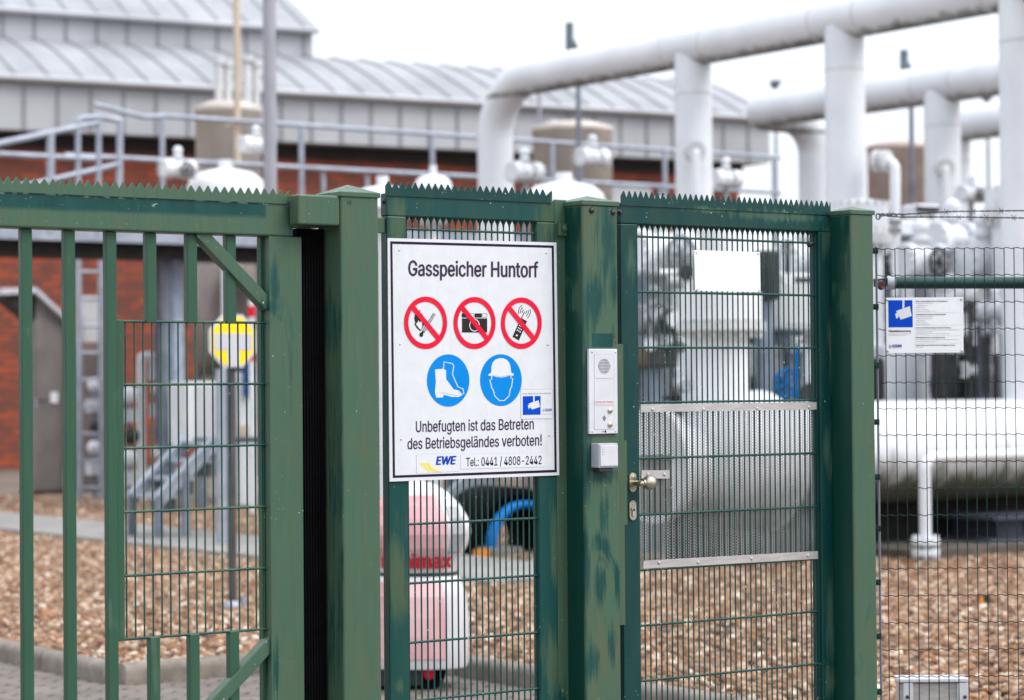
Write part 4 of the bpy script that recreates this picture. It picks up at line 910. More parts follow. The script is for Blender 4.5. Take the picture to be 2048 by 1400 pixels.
def panel(prof, a0, a1, grow, nm, mat, parent):                # a raised moulded panel on the side facing the gate
    m = MB(); n = 14; vs = []
    def arc(hw, z):
        out = []
        for i in range(n):
            a = rad(a0 + (a1 - a0) * i / (n - 1)); c, s_ = math.cos(a), math.sin(a); e = 2 / 2.8
            out.append(Vector((e0.x, e0.y, z)) + (RGT * math.copysign(abs(c) ** e, c) + FWD * .85 * math.copysign(abs(s_) ** e, s_)) * hw * k_)
        return out
    rows = [arc(prof[0][1] - 1, zz(prof[0][0] + 2))] + [arc(hw + grow, zz(py)) for py, hw in prof] + [arc(prof[-1][1] - 1, zz(prof[-1][0] - 2))]
    for r_ in rows: vs += [r_[0] + (Vector((e0.x, e0.y, r_[0].z)) - r_[0]) * .06] + r_ + [r_[-1] + (Vector((e0.x, e0.y, r_[-1].z)) - r_[-1]) * .06]
    k = n + 2; m.add(vs, [(i * k + j, i * k + j + 1, (i + 1) * k + j + 1, (i + 1) * k + j) for i in range(len(rows) - 1) for j in range(k - 1)], 0, False)
    return sub(nm, m, mat, parent)
lo_ = [x for x in ex.children if x.name.startswith('lower_hood')][0]
panel([(1131, 80), (1112, 87), (1091, 99), (1064, 106), (1045, 104), (1033, 99), (1009, 84), (990, 66)], 190, 298, 2.5, 'front_panel', M['hood_pink'], up_)
panel([(1310, 99), (1263, 101), (1229, 100), (1187, 96), (1160, 85)], 190, 296, 2.5, 'front_panel', M['hood_pink'], lo_)
panel([(1100, 95), (1064, 106), (1033, 99), (1012, 86)], 304, 330, 2, 'grey_facet', M['hood_grey'], up_)
m = MB(); m.add(ring(79.5, zz(1149)) + ring(79.5, zz(1141)), [(k, (k + 1) % 40, 40 + (k + 1) % 40, 40 + k) for k in range(40)], 0, True); part('seal', m, M['blackmetal'], ex)
def hwat(z):
    pr = sorted((zz(py), hw * k_) for py, hw in upp)
    for (za, ha), (zb2, hb) in zip(pr, pr[1:]):
        if za <= z <= zb2: return ha + (hb - ha) * (z - za) / (zb2 - za)
    return pr[0][1]
tv, tf = text_geo('minimax', .05)[:2]
m = MB(); vs = []; z0, z1 = zz(1131), zz(1106); xl, xr = (766 - 838) * k_, (911 - 838) * k_
for u, v, k in tv:
    z = z0 + (z1 - z0) * v * 1.15; h = hwat(z) + 2.5 * k_; X_ = max(-h * .98, min(h * .98, (xl + (xr - xl) * u) * .93))
    f_ = -.85 * h * (1 - abs(X_ / h) ** 2.8) ** (1 / 2.8) - .016 - .0004 * k; vs.append(Vector((e0.x, e0.y, z)) + RGT * X_ + FWD * f_)
m.add(vs, tf); sub('lettering', m, M['hood_red'], up_)
for s_ in (-.18, .06):
    m = MB(); c = e0 + RGT * s_ + FWD * .0 + Vector((0, 0, .085)); m.tube([c - FWD * .16, c + FWD * .2], .085, 24); w_ = part('wheel', m, M['black'], ex)
    m = MB(); m.tube([c - FWD * .165, c - FWD * .158], .03, 20); sub('hub', m, M['red'], w_)
m = MB(); m.beam(e0 + RGT * -.25 + Vector((0, 0, .075)), e0 + RGT * .02 + Vector((0, 0, .075)), .34, .10); m.beam(e0 + RGT * -.24 + Vector((0, 0, .13)), e0 + RGT * .2 + Vector((0, 0, .13)), .3, .04); part('chassis', m, M['blackmetal'], ex)

# small reflector marker
q = WD(1967, 1200, 17.2); t = thing('marker_stake', (q.x, q.y, 0), 'small black and orange reflector marker standing in the gravel', 'marker')
m = MB(); m.beam(q - RGT * .045 , q + RGT * .045, .05, .08); part('box', m, M['blackmetal'], t, .006)
m = MB(); m.beam(q - RGT * .034 - FWD * .027, q - RGT * .006 - FWD * .027, .006, .055); part('reflector', m, M['orange'], t)
m = MB(); m.tube([(q.x, q.y, -.05), (q.x, q.y, q.z - .04)], .012, 8); part('stake', m, M['red'], t)

# ================================================================ FOREGROUND: SLIDING GATE
def spikes(m, x0, x1, z0, zv, zt_, pitch, y, th=.004):
    pts = [(x0, z0)]; x = x0
    pts.append((x0, zv + .008))
    x = x0 + pitch * .5; first = True
    while x < x1 - pitch * .6:
        j, k_j = random.uniform(-.0012, .0008), random.uniform(-.0012, .0012)
        pts += [(x - .0012 + k_j, zt_ + j), (x + .0012 + k_j, zt_ + j), (min(x + pitch * .5, x1), zv + random.uniform(-.0008, .0008))]; x += pitch
    pts += [(x1 - .001, zt_ - .004), (x1, zt_ - .004), (x1, z0)]
    m.poly(pts, y, y + th)
def grid(m, xs, zs, x0, x1, z0, z1, y, rv, rh_, flare=False):
    for x in xs: m.tube([(x, y, z0), (x, y, z1)], rv, 6)
    for z in zs: m.tube([(x0, y - rv - rh_ * .6, z), (x1, y - rv - rh_ * .6, z)], rh_, 8)
    if flare:
        for x in xs: m.lathe((x, y, z1), [(rv * 1.05, -.022), (rv * 1.5, -.012), (rv * 3.2, -.003), (rv * 3.4, .004)], 8)
YG = 6.77
gx1 = (XY(602, 500, YG) + XY(611, 1380, YG)) / 2
gxs = (XY(537, 500, YG) + XY(546, 1380, YG)) / 2
gx0 = XY(-420, 500, YG)
gzt = (ZY(10, 378, YG) + ZY(578, 399, YG)) / 2; gzb = (ZY(10, 456, YG) + ZY(530, 470, YG)) / 2
sl = thing('sliding_gate', (gxs, YG, 0.0), 'wide green sliding gate of vertical bars with saw-toothed top', 'gate')
M['gate_rail'] = paint('gate_rail_paint', .72, seed=2.3, chips=.03, band=gzt - .066)
m = MB(); m.box(gx0, gx1 - .03, YG, YG + .08, gzb, gzt); part('top_rail', m, M['gate_rail'], sl, .007, segs=3)
m = MB(); m.box(gxs, gx1, YG + .002, YG + .082, .12, gzb - .0005); m.box(gxs + .02, gx1 - .02, YG + .0005, YG + .002, ZY(580, 1400, YG) - .1, ZY(580, 1322, YG)); part('stile', m, M['stile_paint'], sl, .006, segs=3)
m = MB(); m.box(gx0, gx1, YG, YG + .08, .05, .12); part('bottom_rail', m, M['olive'], sl, .006)
m = MB(); spikes(m, gx0, XY(577, 390, YG), gzt - .012, (ZY(10, 369, YG) + ZY(560, 390, YG)) / 2, (ZY(10, 355, YG) + ZY(560, 376.5, YG)) / 2, .0293, YG - .005); part('spike_strip', m, M['olive'], sl)
mx0, mx1 = XY(230, 960, YG + .03), XY(520, 960, YG + .03)
mzs = [(ZY(246, a, YG + .03) + ZY(520, c, YG + .03)) / 2 for a, c in ((642, 646), (768, 769), (895, 891.5), (1022, 1016), (1150, 1139), (1277, 1261))]
def picket(px, z0, z1, px_b=None):
    x = XY(px, 500, YG + .03); m = MB(); m.box(x - .0175, x + .0175, YG + .022, YG + .05, z0, z1); part('picket', m, M['picket'], sl, .003)
    return x
for px in (-200, -115, -36, 52, 138): picket(px, .12, gzb - .001)
xp3 = picket(221, .12, gzb - .001)
for px in (301, 382.5, 460.5): picket(px, mzs[0] - .004, gzb - .001)
for px in (309, 388, 467.5):
    x = XY(px, 1340, YG + .03); m = MB(); m.box(x - .0175, x + .0175, YG + .022, YG + .05, .12, mzs[5] + .002); part('picket', m, M['picket'], sl, .003)
m = MB(); m.box(xp3 + .018, xp3 + .042, YG + .028, YG + .045, mzs[5] - .004, mzs[0] + .005); part('grille_strip', m, M['picket'], sl, .002)
gx_l, gx_r = xp3 + .03, gxs + .004
m = MB(); xs = [gx_l + .022 + i * (gx_r - gx_l - .03) / 16 for i in range(17)]
grid(m, xs, mzs, gx_l, gx_r, mzs[5], mzs[0], YG + .038, .0029, .0042); part('grille', m, M['wire_olive'], sl)
def brace(a, c, w=.042, dp=.042):
    pa, pc = WY(*a, YG + .012), WY(*c, YG + .012); d = (pc - pa); m = MB(); m.beam(pa + Vector((0, dp / 2, 0)), pc + Vector((0, dp / 2, 0)), w, dp, (0, 1, 0)); part('brace', m, M['stile_paint'], sl, .003)
brace((400, 462), (540, 612)); brace((404, 1440), (548, 1282))
m = MB(); m.box(gxs - .01, gxs + .003, YG + .04, YG + .06, .12, gzb); part('back_flange', m, M['wire_olive'], sl)
m = MB(); rx0, rx1 = gx1 + .001, gx1 + .098
m.box(rx0, rx1, YG + .03, YG + .09, .1, gzb + .03)
for i in range(9): x = rx0 + .008 + i * .0105; m.box(x, x + .005, YG + .025, YG + .03, .1, gzb + .03)
part('rubber_edge', m, M['black'], sl)

# ---------------------------------------------------------------- posts
def gate_post(px0, px1, pyt, y, w, mat, label, capmat, cap_h=.155):
    x0, x1 = (XY(px0, pyt + 30, y) + XY(px0 + 6, 1350, y)) / 2, (XY(px1, pyt + 30, y) + XY(px1 + 6, 1350, y)) / 2
    zt_ = (ZY(px0, pyt, y) + ZY(px1, pyt, y)) / 2; t = thing('gate_post', (x0, y, 0), label, 'post', 'square green steel posts')
    m = MB(); m.box(x0, x1, y, y + w, -.05, zt_); part('shaft', m, mat, t, .008, segs=3)
    m = MB(); e = .005; xm, ym = (x0 + x1) / 2, y + w / 2; zc0, zc1 = zt_ - .004, zt_ + .012
    vs = [(x0 - e, y - e, zc0), (x1 + e, y - e, zc0), (x1 + e, y + w + e, zc0), (x0 - e, y + w + e, zc0), (x0 - e, y - e, zc1), (x1 + e, y - e, zc1), (x1 + e, y + w + e, zc1), (x0 - e, y + w + e, zc1), (xm, ym, zc1 + w * cap_h)]
    m.add(vs, [(0, 1, 5, 4), (1, 2, 6, 5), (2, 3, 7, 6), (3, 0, 4, 7), (4, 5, 8), (5, 6, 8), (6, 7, 8), (7, 4, 8), (3, 2, 1, 0)]); part('cap', m, capmat, t, .002)
    return t, x0, x1, zt_
YP1 = 6.70
p1, p1x0, p1x1, p1z = gate_post(682, 757.5, 392, YP1, .15, M['post_a'], 'plain olive green post with catch block left of the warning sign', M['olive'], .20)
m = MB(); cx0, cx1 = XY(598, 420, YP1), p1x0 - .001; m.box(cx0, cx1, YP1 + .004, YP1 + .064, ZY(640, 450, YP1), ZY(640, 389.5, YP1)); m.box(cx0, cx1, YP1 + .17, YP1 + .19, ZY(640, 450, YP1), ZY(640, 389.5, YP1)); m.box(cx1 - .02, cx1, YP1 + .064, YP1 + .17, ZY(640, 450, YP1), ZY(640, 389.5, YP1)); part('catch_block', m, M['olive_post'], p1, .006)
YP3 = 6.68
p3, p3x0, p3x1, p3z = gate_post(1166, 1236, 409, YP3, .15, M['post_b'], 'patchily repainted green post carrying the intercom', M['olive'])
for px, py in ((1183, 421), (1226, 424.5)):
    q = WY(px, py, YP3); m = MB(); m.ball(q, .011, 14, 8, sc=(1, .7, 1)); part('bolt', m, M['blackmetal'], p3)
q = WY(1239, 425, YP3 + .03); m = MB(); m.ball(q, .011, 14, 8, sc=(.7, 1, 1)); part('bolt', m, M['blackmetal'], p3)
m = MB(); x0_, x1_ = p3x1 + .001, XY(1246, 950, 6.752); m.box(x0_, x1_, 6.745, 6.752, ZY(1240, 1250, 6.75), ZY(1240, 688, 6.75)); part('strike_plate', m, M['olive_post'], p3)
m = MB(); m.box(x0_, x1_ + .012, 6.744, 6.7448, ZY(1240, 1050, 6.75), ZY(1240, 881, 6.75)); part('lock_guard', m, M['olive_post'], p3)
m = MB(); m.box(x0_ - .02, x0_ + .022, 6.83, 6.85, .1, p3z - .02); part('stop_strip', m, M['black'], p3)
m = MB(); q0, q1 = WY(1185, 694, YP3), WY(1225, 667, YP3); m.box(q0.x, q1.x, YP3 - .0012, YP3, q0.z, q1.z); part('teal_patch', m, paint('patch_paint', .2, seed=3), p3)
YP4 = 6.645
p4, p4x0, p4x1, p4z = gate_post(1703, 1748.5, 427, YP4, .115, M['post_c'], 'olive green corner post between gate and wire mesh fence', M['olive'])

M['side_teal'] = paint('side_teal_tone', 0.62, base=(0.003, 0.045, 0.032, 1), over=(0.035, 0.075, 0.042, 1), seed=2.2, sc=(6, 6, 2), khaki=.05)  # darker teal for thin skins over the left faces of two posts
m = MB(); m.box(p4x0 - .0012, p4x0 - .0001, YP4 + .006, YP4 + .109, .0, p4z - .01); part('side_skin', m, M['side_teal'], p4)
m = MB(); m.box(p3x0 - .0012, p3x0 - .0001, YP3 + .012, YP3 + .144, .0, p3z - .01); part('side_skin', m, M['side_teal'], p3)
# ---------------------------------------------------------------- fixed panel with sign
YM = 6.78
def avx(pa, ya, pb, yb, y): return (XY(pa, ya, y) + XY(pb, yb, y)) / 2
f0, f1 = avx(775, 460, 779, 1300, YM), avx(815, 460, 817, 1300, YM); f2, f3 = avx(1075, 470, 1080, 1300, YM), avx(1110, 470, 1117, 1300, YM); f4 = avx(1134, 470, 1142, 1300, YM)
fzt, fzb = (ZY(776, 389, YM) + ZY(1103, 397.5, YM)) / 2, (ZY(815, 435, YM) + ZY(1072, 442, YM)) / 2
fp = thing('fixed_panel', (f0, YM, 0), 'narrow green grille panel behind the warning sign with saw-toothed top', 'fence panel')
m = MB(); m.box(f0, f1, YM, YM + .04, .1, fzb); part('stile', m, M['mixed'], fp, .004)
m = MB(); m.box(f2, f3, YM, YM + .04, .1, fzb); part('stile', m, M['mixed'], fp, .004)
m = MB(); m.box(f0, f3, YM + .0005, YM + .0405, fzb + .0005, fzt); part('top_rail', m, M['mixed'], fp, .004)
m = MB(); m.box(f3 + .001, f4, YM + .003, YM + .012, .1, fzt + .004); part('side_strip', m, M['olive_post'], fp, .002)
m = MB(); spikes(m, XY(770, 390, YM), XY(1103, 395, YM), fzt - .01, (ZY(776, 377, YM) + ZY(1095, 392, YM)) / 2, (ZY(776, 362, YM) + ZY(1090, 379.5, YM)) / 2, .0264, YM - .004); part('spike_strip', m, M['teal'], fp)
zs = [(ZY(816, a, YM) + ZY(1075, c, YM)) / 2 for a, c in ((457, 467), (574, 579), (692, 691), (809, 807), (928, 923), (1047, 1039), (1166, 1153), (1285, 1268), (1400, 1382))]
xs = [f1 + .012 + i * (f2 - f1 - .016) / 21 for i in range(22)]
m = MB(); grid(m, xs, zs, f1 - .004, f2 + .004, zs[-1] - .2, fzb, YM + .02, .0029, .0042, True); part('grille', m, M['wire'], fp)
m = MB(); q0, q1 = WY(1115, 472, YM), WY(1141, 448, YM); m.box(q0.x, q1.x, YM - .008, YM + .002, q0.z, q1.z); m.box(q0.x - .006, q0.x, YM - .02, YM + .002, q0.z, q1.z); bk = part('clamp', m, M['olive_post'], fp, .002)
m = MB(); m.ball(((q0.x + q1.x) / 2 - .004, YM - .009, (q0.z + q1.z) / 2 + .003), .012, 16, 8, sc=(1, .6, 1)); sub('bolt', m, M['olive'], bk)
m = MB(); q = WY(761, 450, YM); m.box(q.x - .02, f0, YM + .01, YM + .03, q.z - .025, q.z + .025); part('clamp', m, M['olive_post'], fp, .002)
m = MB(); q = WY(769.5, 403, YM + .02); m.ball((f0 - .001, YM + .018, q.z), .009, 12, 8, sc=(.7, 1, 1)); part('bolt', m, M['blackmetal'], fp)

# ---------------------------------------------------------------- warning sign
YS = 6.772
class Face:                                                     # flat lettering and symbols on a plate: pixels -> plate, each layer a hair proud of the last
    def __init__(s, fn, nrm): s.fn, s.nrm, s.parts = fn, nrm, {}
    def P(s, px, py, lay): return s.fn(px, py) + s.nrm * (.0005 + .0004 * lay)
    def poly(s, m, pts, lay, mi=0):
        Q = [s.P(x, y, lay) for x, y in pts]; tr = geometry.tessellate_polygon([Q]); m.add(Q, [tuple(t) for t in tr], mi)
    def stroke(s, m, pts, w, lay, mi=0, closed=False):
        pts = [Vector(p).to_2d() if len(p) == 3 else Vector(p) for p in pts]; n = len(pts); L_, R2 = [], []
        for i in range(n):
            a = pts[i - 1] if (i or closed) else pts[i]; b = pts[(i + 1) % n] if (i < n - 1 or closed) else pts[i]
            d = (b - a); d = d.normalized() if d.length else Vector((1, 0)); nn = Vector((-d.y, d.x)); L_.append(pts[i] + nn * w / 2); R2.append(pts[i] - nn * w / 2)
        vs = [s.P(*p, lay) for p in L_] + [s.P(*p, lay) for p in R2]; k = n if closed else n - 1
        m.add(vs, [(i, (i + 1) % n, n + (i + 1) % n, n + i) for i in range(k)], mi)
    def ell(s, cx, cy, rx, ry, n=64, a0=0, a1=360): return [(cx + rx * math.cos(rad(a0 + (a1 - a0) * i / n)), cy + ry * math.sin(rad(a0 + (a1 - a0) * i / n))) for i in range(n + (a1 - a0 != 360))]
    def ringp(s, m, cx, cy, rx, ry, tx, ty, lay, mi=0, n=72):
        A, B = s.ell(cx, cy, rx, ry, n), s.ell(cx, cy, rx - tx, ry - ty, n); vs = [s.P(*p, lay) for p in A + B]
        m.add(vs, [(i, (i + 1) % n, n + (i + 1) % n, n + i) for i in range(n)], mi)
    def text(s, m, body, x0, y0, x1, y1, cap, lay, mi=0, bold=.0, shear=0.0):
        tv, tf = text_geo(body, bold, shear)[:2]; m.add([s.P(x0 + (x1 - x0) * u, y0 + (y1 - y0) * u - cap * v, lay + .08 * k) for u, v, k in tv], tf, mi)
NS = Vector((0, -1, 0))
SF = Face(lambda px, py: WY(px, py, YS), NS)
A_ = lambda pts: [(750 + x / 5.11, 460 + y / 5.11) for x, y in pts]     # enlargement of the upper half -> photograph
B2 = lambda pts: [(750 + x / 5.11, 700 + y / 5.11) for x, y in pts]
sgn = thing('warning_sign', tuple(WY(948, 955, YS)), 'large white warning sign with prohibition symbols fixed to the narrow panel', 'sign')
corn = [(775.5, 476), (1112.8, 485), (1118.7, 950.3), (779.5, 963.2)]
m = MB(); q = [WY(*c, YS) for c in corn]; vs = q + [v + Vector((0, .004, 0)) for v in q]; m.add(vs, [(0, 1, 2, 3), (4, 7, 6, 5), (0, 4, 5, 1), (1, 5, 6, 2), (2, 6, 7, 3), (3, 7, 4, 0)]); part('plate', m, M['white_sign'], sgn)
m = MB(); o4 = [(780.3, 482.5), (1107.5, 491), (1113.5, 944.5), (785.5, 956)]; i4 = [(784.8, 487.8), (1103.3, 495.8), (1109.0, 939.5), (790, 950.8)]
vs = [SF.P(*p, 0) for p in o4 + i4]; m.add(vs, [(i, (i + 1) % 4, 4 + (i + 1) % 4, 4 + i) for i in range(4)]); part('border', m, M['border'], sgn)
m = MB(); SF.text(m, 'Gasspeicher Huntorf', 750 + 343 / 5.11, 460 + 466 / 5.11, 750 + 1664 / 5.11, 460 + 483 / 5.11, 153 / 5.11, 1, bold=.022); part('title_lettering', m, M['ink'], sgn)
m = MB(); SF.text(m, 'Unbefugten ist das Betreten', 750 + 418 / 5.11, 700 + 838 / 5.11, 750 + 1621 / 5.11, 700 + 809 / 5.11, 111 / 5.11, 1, bold=.012); SF.text(m, 'des Betriebsgeländes verboten!', 750 + 333 / 5.11, 700 + 1013 / 5.11, 750 + 1702 / 5.11, 700 + 974 / 5.11, 111 / 5.11, 1, bold=.012); part('ban_lettering', m, M['ink'], sgn)
def prohib(cx, cy, rx, ry, draw):
    m = MB(); draw(m); c = (750 + cx / 5.11, 460 + cy / 5.11); RX, RY = rx / 5.11, ry / 5.11
    SF.ringp(m, *c, RX, RY, RX * .20, RY * .20, 3, 0)
    k = .7071 * .93; w = .105
    SF.poly(m, [(c[0] + RX * (-k + w * .7), c[1] + RY * (-k - w * .7)), (c[0] + RX * (k + w * .7), c[1] + RY * (k - w * .7)), (c[0] + RX * (k - w * .7), c[1] + RY * (k + w * .7)), (c[0] + RX * (-k - w * .7), c[1] + RY * (-k + w * .7))], 4, 0)
    part('prohibition_symbol', m, [M['red'], M['ink_black'], M['sticker']], sgn)
def d_fire(m):
    SF.poly(m, A_([(440, 838), (424, 868), (408, 860), (399, 905), (411, 945), (402, 962), (425, 1000), (442, 1016), (466, 1034), (482, 1012), (494, 985), (497, 940), (490, 872), (478, 852), (472, 884), (454, 850), (468, 812), (446, 830)]), 1, 1)
    SF.poly(m, A_([(442, 922), (432, 946), (416, 962), (448, 1004), (470, 1022), (482, 985), (472, 930), (455, 948)]), 2, 2)
    SF.poly(m, A_([(593, 850), (618, 862), (504, 1050), (480, 1036)]), 1, 1); SF.poly(m, A_([(597, 860), (610, 866), (503, 1040), (490, 1031)]), 2, 2); SF.stroke(m, A_([(603, 866), (498, 1036)]), .9, 3, 1)
    SF.poly(m, A_(SF.ell(472, 1070, 19, 23, 20)), 1, 1); SF.poly(m, A_([(462, 1056), (494, 1020), (502, 1030), (488, 1068)]), 1, 1)
def d_cam(m):
    SF.poly(m, A_([(888, 903), (1145, 903), (1145, 1047), (888, 1047)]), 1, 1); SF.poly(m, A_([(886, 852), (966, 852), (966, 894), (886, 894)]), 1, 1); SF.poly(m, A_([(1018, 852), (1090, 852), (1090, 894), (1018, 894)]), 1, 1)
    SF.stroke(m, A_([(968, 855), (1009, 855), (1009, 891), (968, 891)]), .8, 1, 1, True); SF.stroke(m, A_([(1096, 855), (1143, 855), (1143, 891), (1096, 891)]), .8, 1, 1, True)
    SF.ringp(m, 750 + 1015 / 5.11, 460 + 973 / 5.11, 53 / 5.11, 64 / 5.11, 1.5, 1.7, 2, 2)
def d_phone(m):
    SF.poly(m, A_([(1490, 897), (1552, 932), (1470, 1129), (1404, 1090)]), 1, 1); SF.stroke(m, A_([(1496, 900), (1528, 834)]), 1.5, 1, 1)
    for i in range(3):
        for j in range(3): SF.poly(m, A_(SF.ell(1474 + i * 15 - j * 11, 976 + i * 9 + j * 24, 6, 8, 10)), 2, 2)
    SF.poly(m, A_(SF.ell(1447, 1077, 11, 9, 12)), 2, 2)
    for r in (18, 38, 58):
        SF.stroke(m, A_(SF.ell(1524, 838, r, r * 1.28, 10, 165, 250)), 1.2, 1, 1); SF.stroke(m, A_(SF.ell(1528, 834, r, r * 1.28, 10, -20, 65)), 1.2, 1, 1)
prohib(515, 948, 220, 268, d_fire); prohib(1015, 950, 215, 266, d_cam); prohib(1493, 952, 209, 263, d_phone)
def mand(cx, cy, rx, ry, draw):
    m = MB(); SF.poly(m, B2(SF.ell(cx, cy, rx, ry, 72)), 1, 0); draw(m); part('mandatory_symbol', m, [M['sign_blue'], M['sticker'], M['sign_blue']], sgn)
def d_boot(m):
    SF.stroke(m, B2([(698, 200), (702, 121), (786, 138), (803, 160), (790, 250), (845, 376), (898, 398), (906, 448), (878, 452)]), 1.7, 2, 1)
    SF.poly(m, B2([(610, 200), (690, 192), (722, 206), (725, 300), (760, 346), (800, 402), (850, 412), (878, 438), (882, 466), (850, 481), (780, 479), (720, 462), (697, 460), (692, 485), (622, 487), (609, 430), (619, 330)]), 3, 1)
    SF.stroke(m, B2([(655, 440), (700, 437), (760, 452), (820, 464), (855, 462), (862, 440), (848, 422)]), .5, 4, 2)
def d_helm(m):
    SF.poly(m, B2([(1186, 232), (1188, 170), (1200, 130), (1225, 100), (1262, 84), (1308, 84), (1345, 100), (1370, 130), (1383, 175), (1390, 232), (1416, 242), (1412, 262), (1372, 262), (1330, 276), (1288, 281), (1240, 276), (1198, 264), (1160, 264), (1156, 250)]), 2, 1)
    SF.stroke(m, B2([(1200, 262), (1240, 266), (1288, 272), (1335, 266), (1375, 256)]), .5, 3, 2)
    SF.stroke(m, B2([(1191, 262), (1189, 304), (1170, 302), (1195, 398), (1204, 402), (1222, 470), (1270, 517), (1318, 517), (1368, 470), (1382, 392), (1392, 384), (1406, 290), (1388, 290), (1386, 258)]), 1.7, 2, 1)
mand(747, 311, 217, 267, d_boot); mand(1286, 307, 213, 264, d_helm)
def camera_pict(F, m, x0, y0, x1, y1, lay, white):             # the surveillance camera on its ceiling stem, inside the box x0..y1
    X = lambda u: x0 + (x1 - x0) * u
    Y = lambda v: y0 + (y1 - y0) * v
    F.poly(m, [(X(.58), Y(0)), (X(.66), Y(0)), (X(.66), Y(.32)), (X(.58), Y(.32))], lay, white)
    F.poly(m, [(X(.32), Y(.40)), (X(.885), Y(.22)), (X(.965), Y(.58)), (X(.51), Y(.72))], lay, white)
    F.poly(m, [(X(.28), Y(.50)), (X(.36), Y(.46)), (X(.43), Y(.62)), (X(.33), Y(.69))], lay, white)
m = MB(); SF.poly(m, B2([(1490, 403), (1814, 399), (1812, 700), (1490, 705)]), 1, 0); SF.stroke(m, B2([(1490, 403), (1814, 399), (1812, 700), (1490, 705)]), .5, 1.5, 3, True)
SF.poly(m, B2([(1508, 472), (1690, 469), (1690, 661), (1508, 664)]), 2, 1); camera_pict(SF, m, 750 + 1508 / 5.11, 700 + 471 / 5.11, 750 + 1690 / 5.11, 700 + 662 / 5.11, 3, 0)
SF.text(m, 'Dieses Objekt wird per Video überwacht', 750 + 1508 / 5.11, 700 + 455 / 5.11, 750 + 1798 / 5.11, 700 + 449 / 5.11, 3.2, 2, 3)
SF.text(m, 'GSN', 750 + 1738 / 5.11, 700 + 627 / 5.11, 750 + 1802 / 5.11, 700 + 625 / 5.11, 5.2, 2, 2, bold=.03); SF.stroke(m, B2([(1722, 600), (1731, 615), (1722, 630), (1713, 615)]), .9, 2, 2, True); SF.text(m, 'www.gsn-gmbh.net', 750 + 1710 / 5.11, 700 + 659 / 5.11, 750 + 1803 / 5.11, 700 + 657 / 5.11, 1.5, 2, 3)
part('video_sticker', m, [M['sticker'], M['cam_blue'], M['logo_blue'], M['grey_ink']], sgn)
m = MB(); SF.poly(m, B2([(422, 1068), (858, 1056), (860, 1236), (424, 1264)]), 1, 0)
SF.stroke(m, B2([(424, 1262), (422, 1068), (858, 1056)]), .35, 1.5, 3)
SF.text(m, 'EWE', 750 + 624 / 5.11, 700 + 1172 / 5.11, 750 + 826 / 5.11, 700 + 1166 / 5.11, 82 / 5.11, 2, 1, bold=.045, shear=.2)
SF.poly(m, B2([(455, 1150), (478, 1152), (500, 1185), (535, 1215), (580, 1236), (620, 1240), (580, 1246), (530, 1232), (488, 1200)]), 2, 2); SF.poly(m, B2([(486, 1152), (512, 1152), (535, 1190), (570, 1218), (600, 1232), (560, 1226), (520, 1200)]), 2.5, 2); SF.poly(m, B2([(522, 1150), (548, 1150), (575, 1192), (625, 1224), (672, 1230), (712, 1214), (668, 1242), (620, 1240), (565, 1212)]), 3, 2)
part('company_sticker', m, [M['sticker'], M['logo_blue'], M['yellow'], M['fine_line']], sgn)
m = MB(); qd = [(877, 1066), (1740, 1050), (1740, 1192), (877, 1216)]; SF.poly(m, B2(qd), 1, 0); SF.stroke(m, B2(qd), .4, 1.5, 2, True)
SF.text(m, 'Tel.: 0441 / 4808-2442', 750 + 930 / 5.11, 700 + 1188 / 5.11, 750 + 1700 / 5.11, 700 + 1166 / 5.11, 86 / 5.11, 2, 1, bold=.012); part('telephone_sticker', m, [M['sticker'], M['border'], M['fine_line']], sgn)
for px, py in ((750 + 248 / 5.11, 460 + 206 / 5.11), (750 + 1748 / 5.11, 460 + 236 / 5.11), (750 + 256 / 5.11, 460 + 1168 / 5.11), (750 + 1765 / 5.11, 460 + 1174 / 5.11), (750 + 268 / 5.11, 700 + 913 / 5.11), (750 + 1778 / 5.11, 700 + 876 / 5.11)):
    c = WY(px, py, YS); m = MB(); m.ball(c, .0038, 12, 6, sc=(1, .6, 1)); sw = part('screw', m, M['steel'], sgn)

# ---------------------------------------------------------------- intercom and card reader
IF = Face(lambda px, py: WY(px, py, YP3 - .012), NS)
I_ = lambda pts: [(1130 + x / 4.375, 640 + y / 4.375) for x, y in pts]
ic = thing('intercom', tuple(WY(1207, 868, YP3)), 'silver intercom panel with speaker grille and two buttons on the green post', 'intercom')
q0, q1 = WY(1179, 868, YP3 - .012), WY(1234.5, 698, YP3 - .012); m = MB(); m.box(q0.x, q1.x, YP3 - .012, YP3 - .0005, q0.z, q1.z); part('face_plate', m, M['alu'], ic, .0015)
for a, c in (((256, 299), (427, 508)), ((256, 523), (427, 743)), ((256, 747), (427, 956))):
    m = MB(); pa, pc = IF.fn(*I_([(a[0], c[1])])[0]), IF.fn(*I_([(c[0], a[1])])[0]); m.box(pa.x, pc.x, YP3 - .0132, YP3 - .012, pa.z, pc.z); IF.stroke(m, I_([a, (c[0], a[1]), c, (a[0], c[1])]), .5, 2.2, 1, True)
    part('module', m, [M['alu'], M['alu_dark']], ic)
m = MB()
for i in range(11):
    t_ = -1 + 2 * i / 10; h = 66 * math.sqrt(max(.05, 1 - (t_ * .95) ** 2)); cxp = 341 + t_ * 50; IF.poly(m, I_([(cxp - 1.9, 405 - h), (cxp + 1.9, 405 - h), (cxp + 1.9, 405 + h), (cxp - 1.9, 405 + h)]), 3)
for hy in (-40, -14, 12, 38): IF.poly(m, I_([(292, 405 + hy - 1.5), (390, 405 + hy - 1.5), (390, 405 + hy + 1.5), (292, 405 + hy + 1.5)]), 3.5, 1)
part('speaker_grille', m, [M['ink_black'], M['alu']], ic)
m = MB()
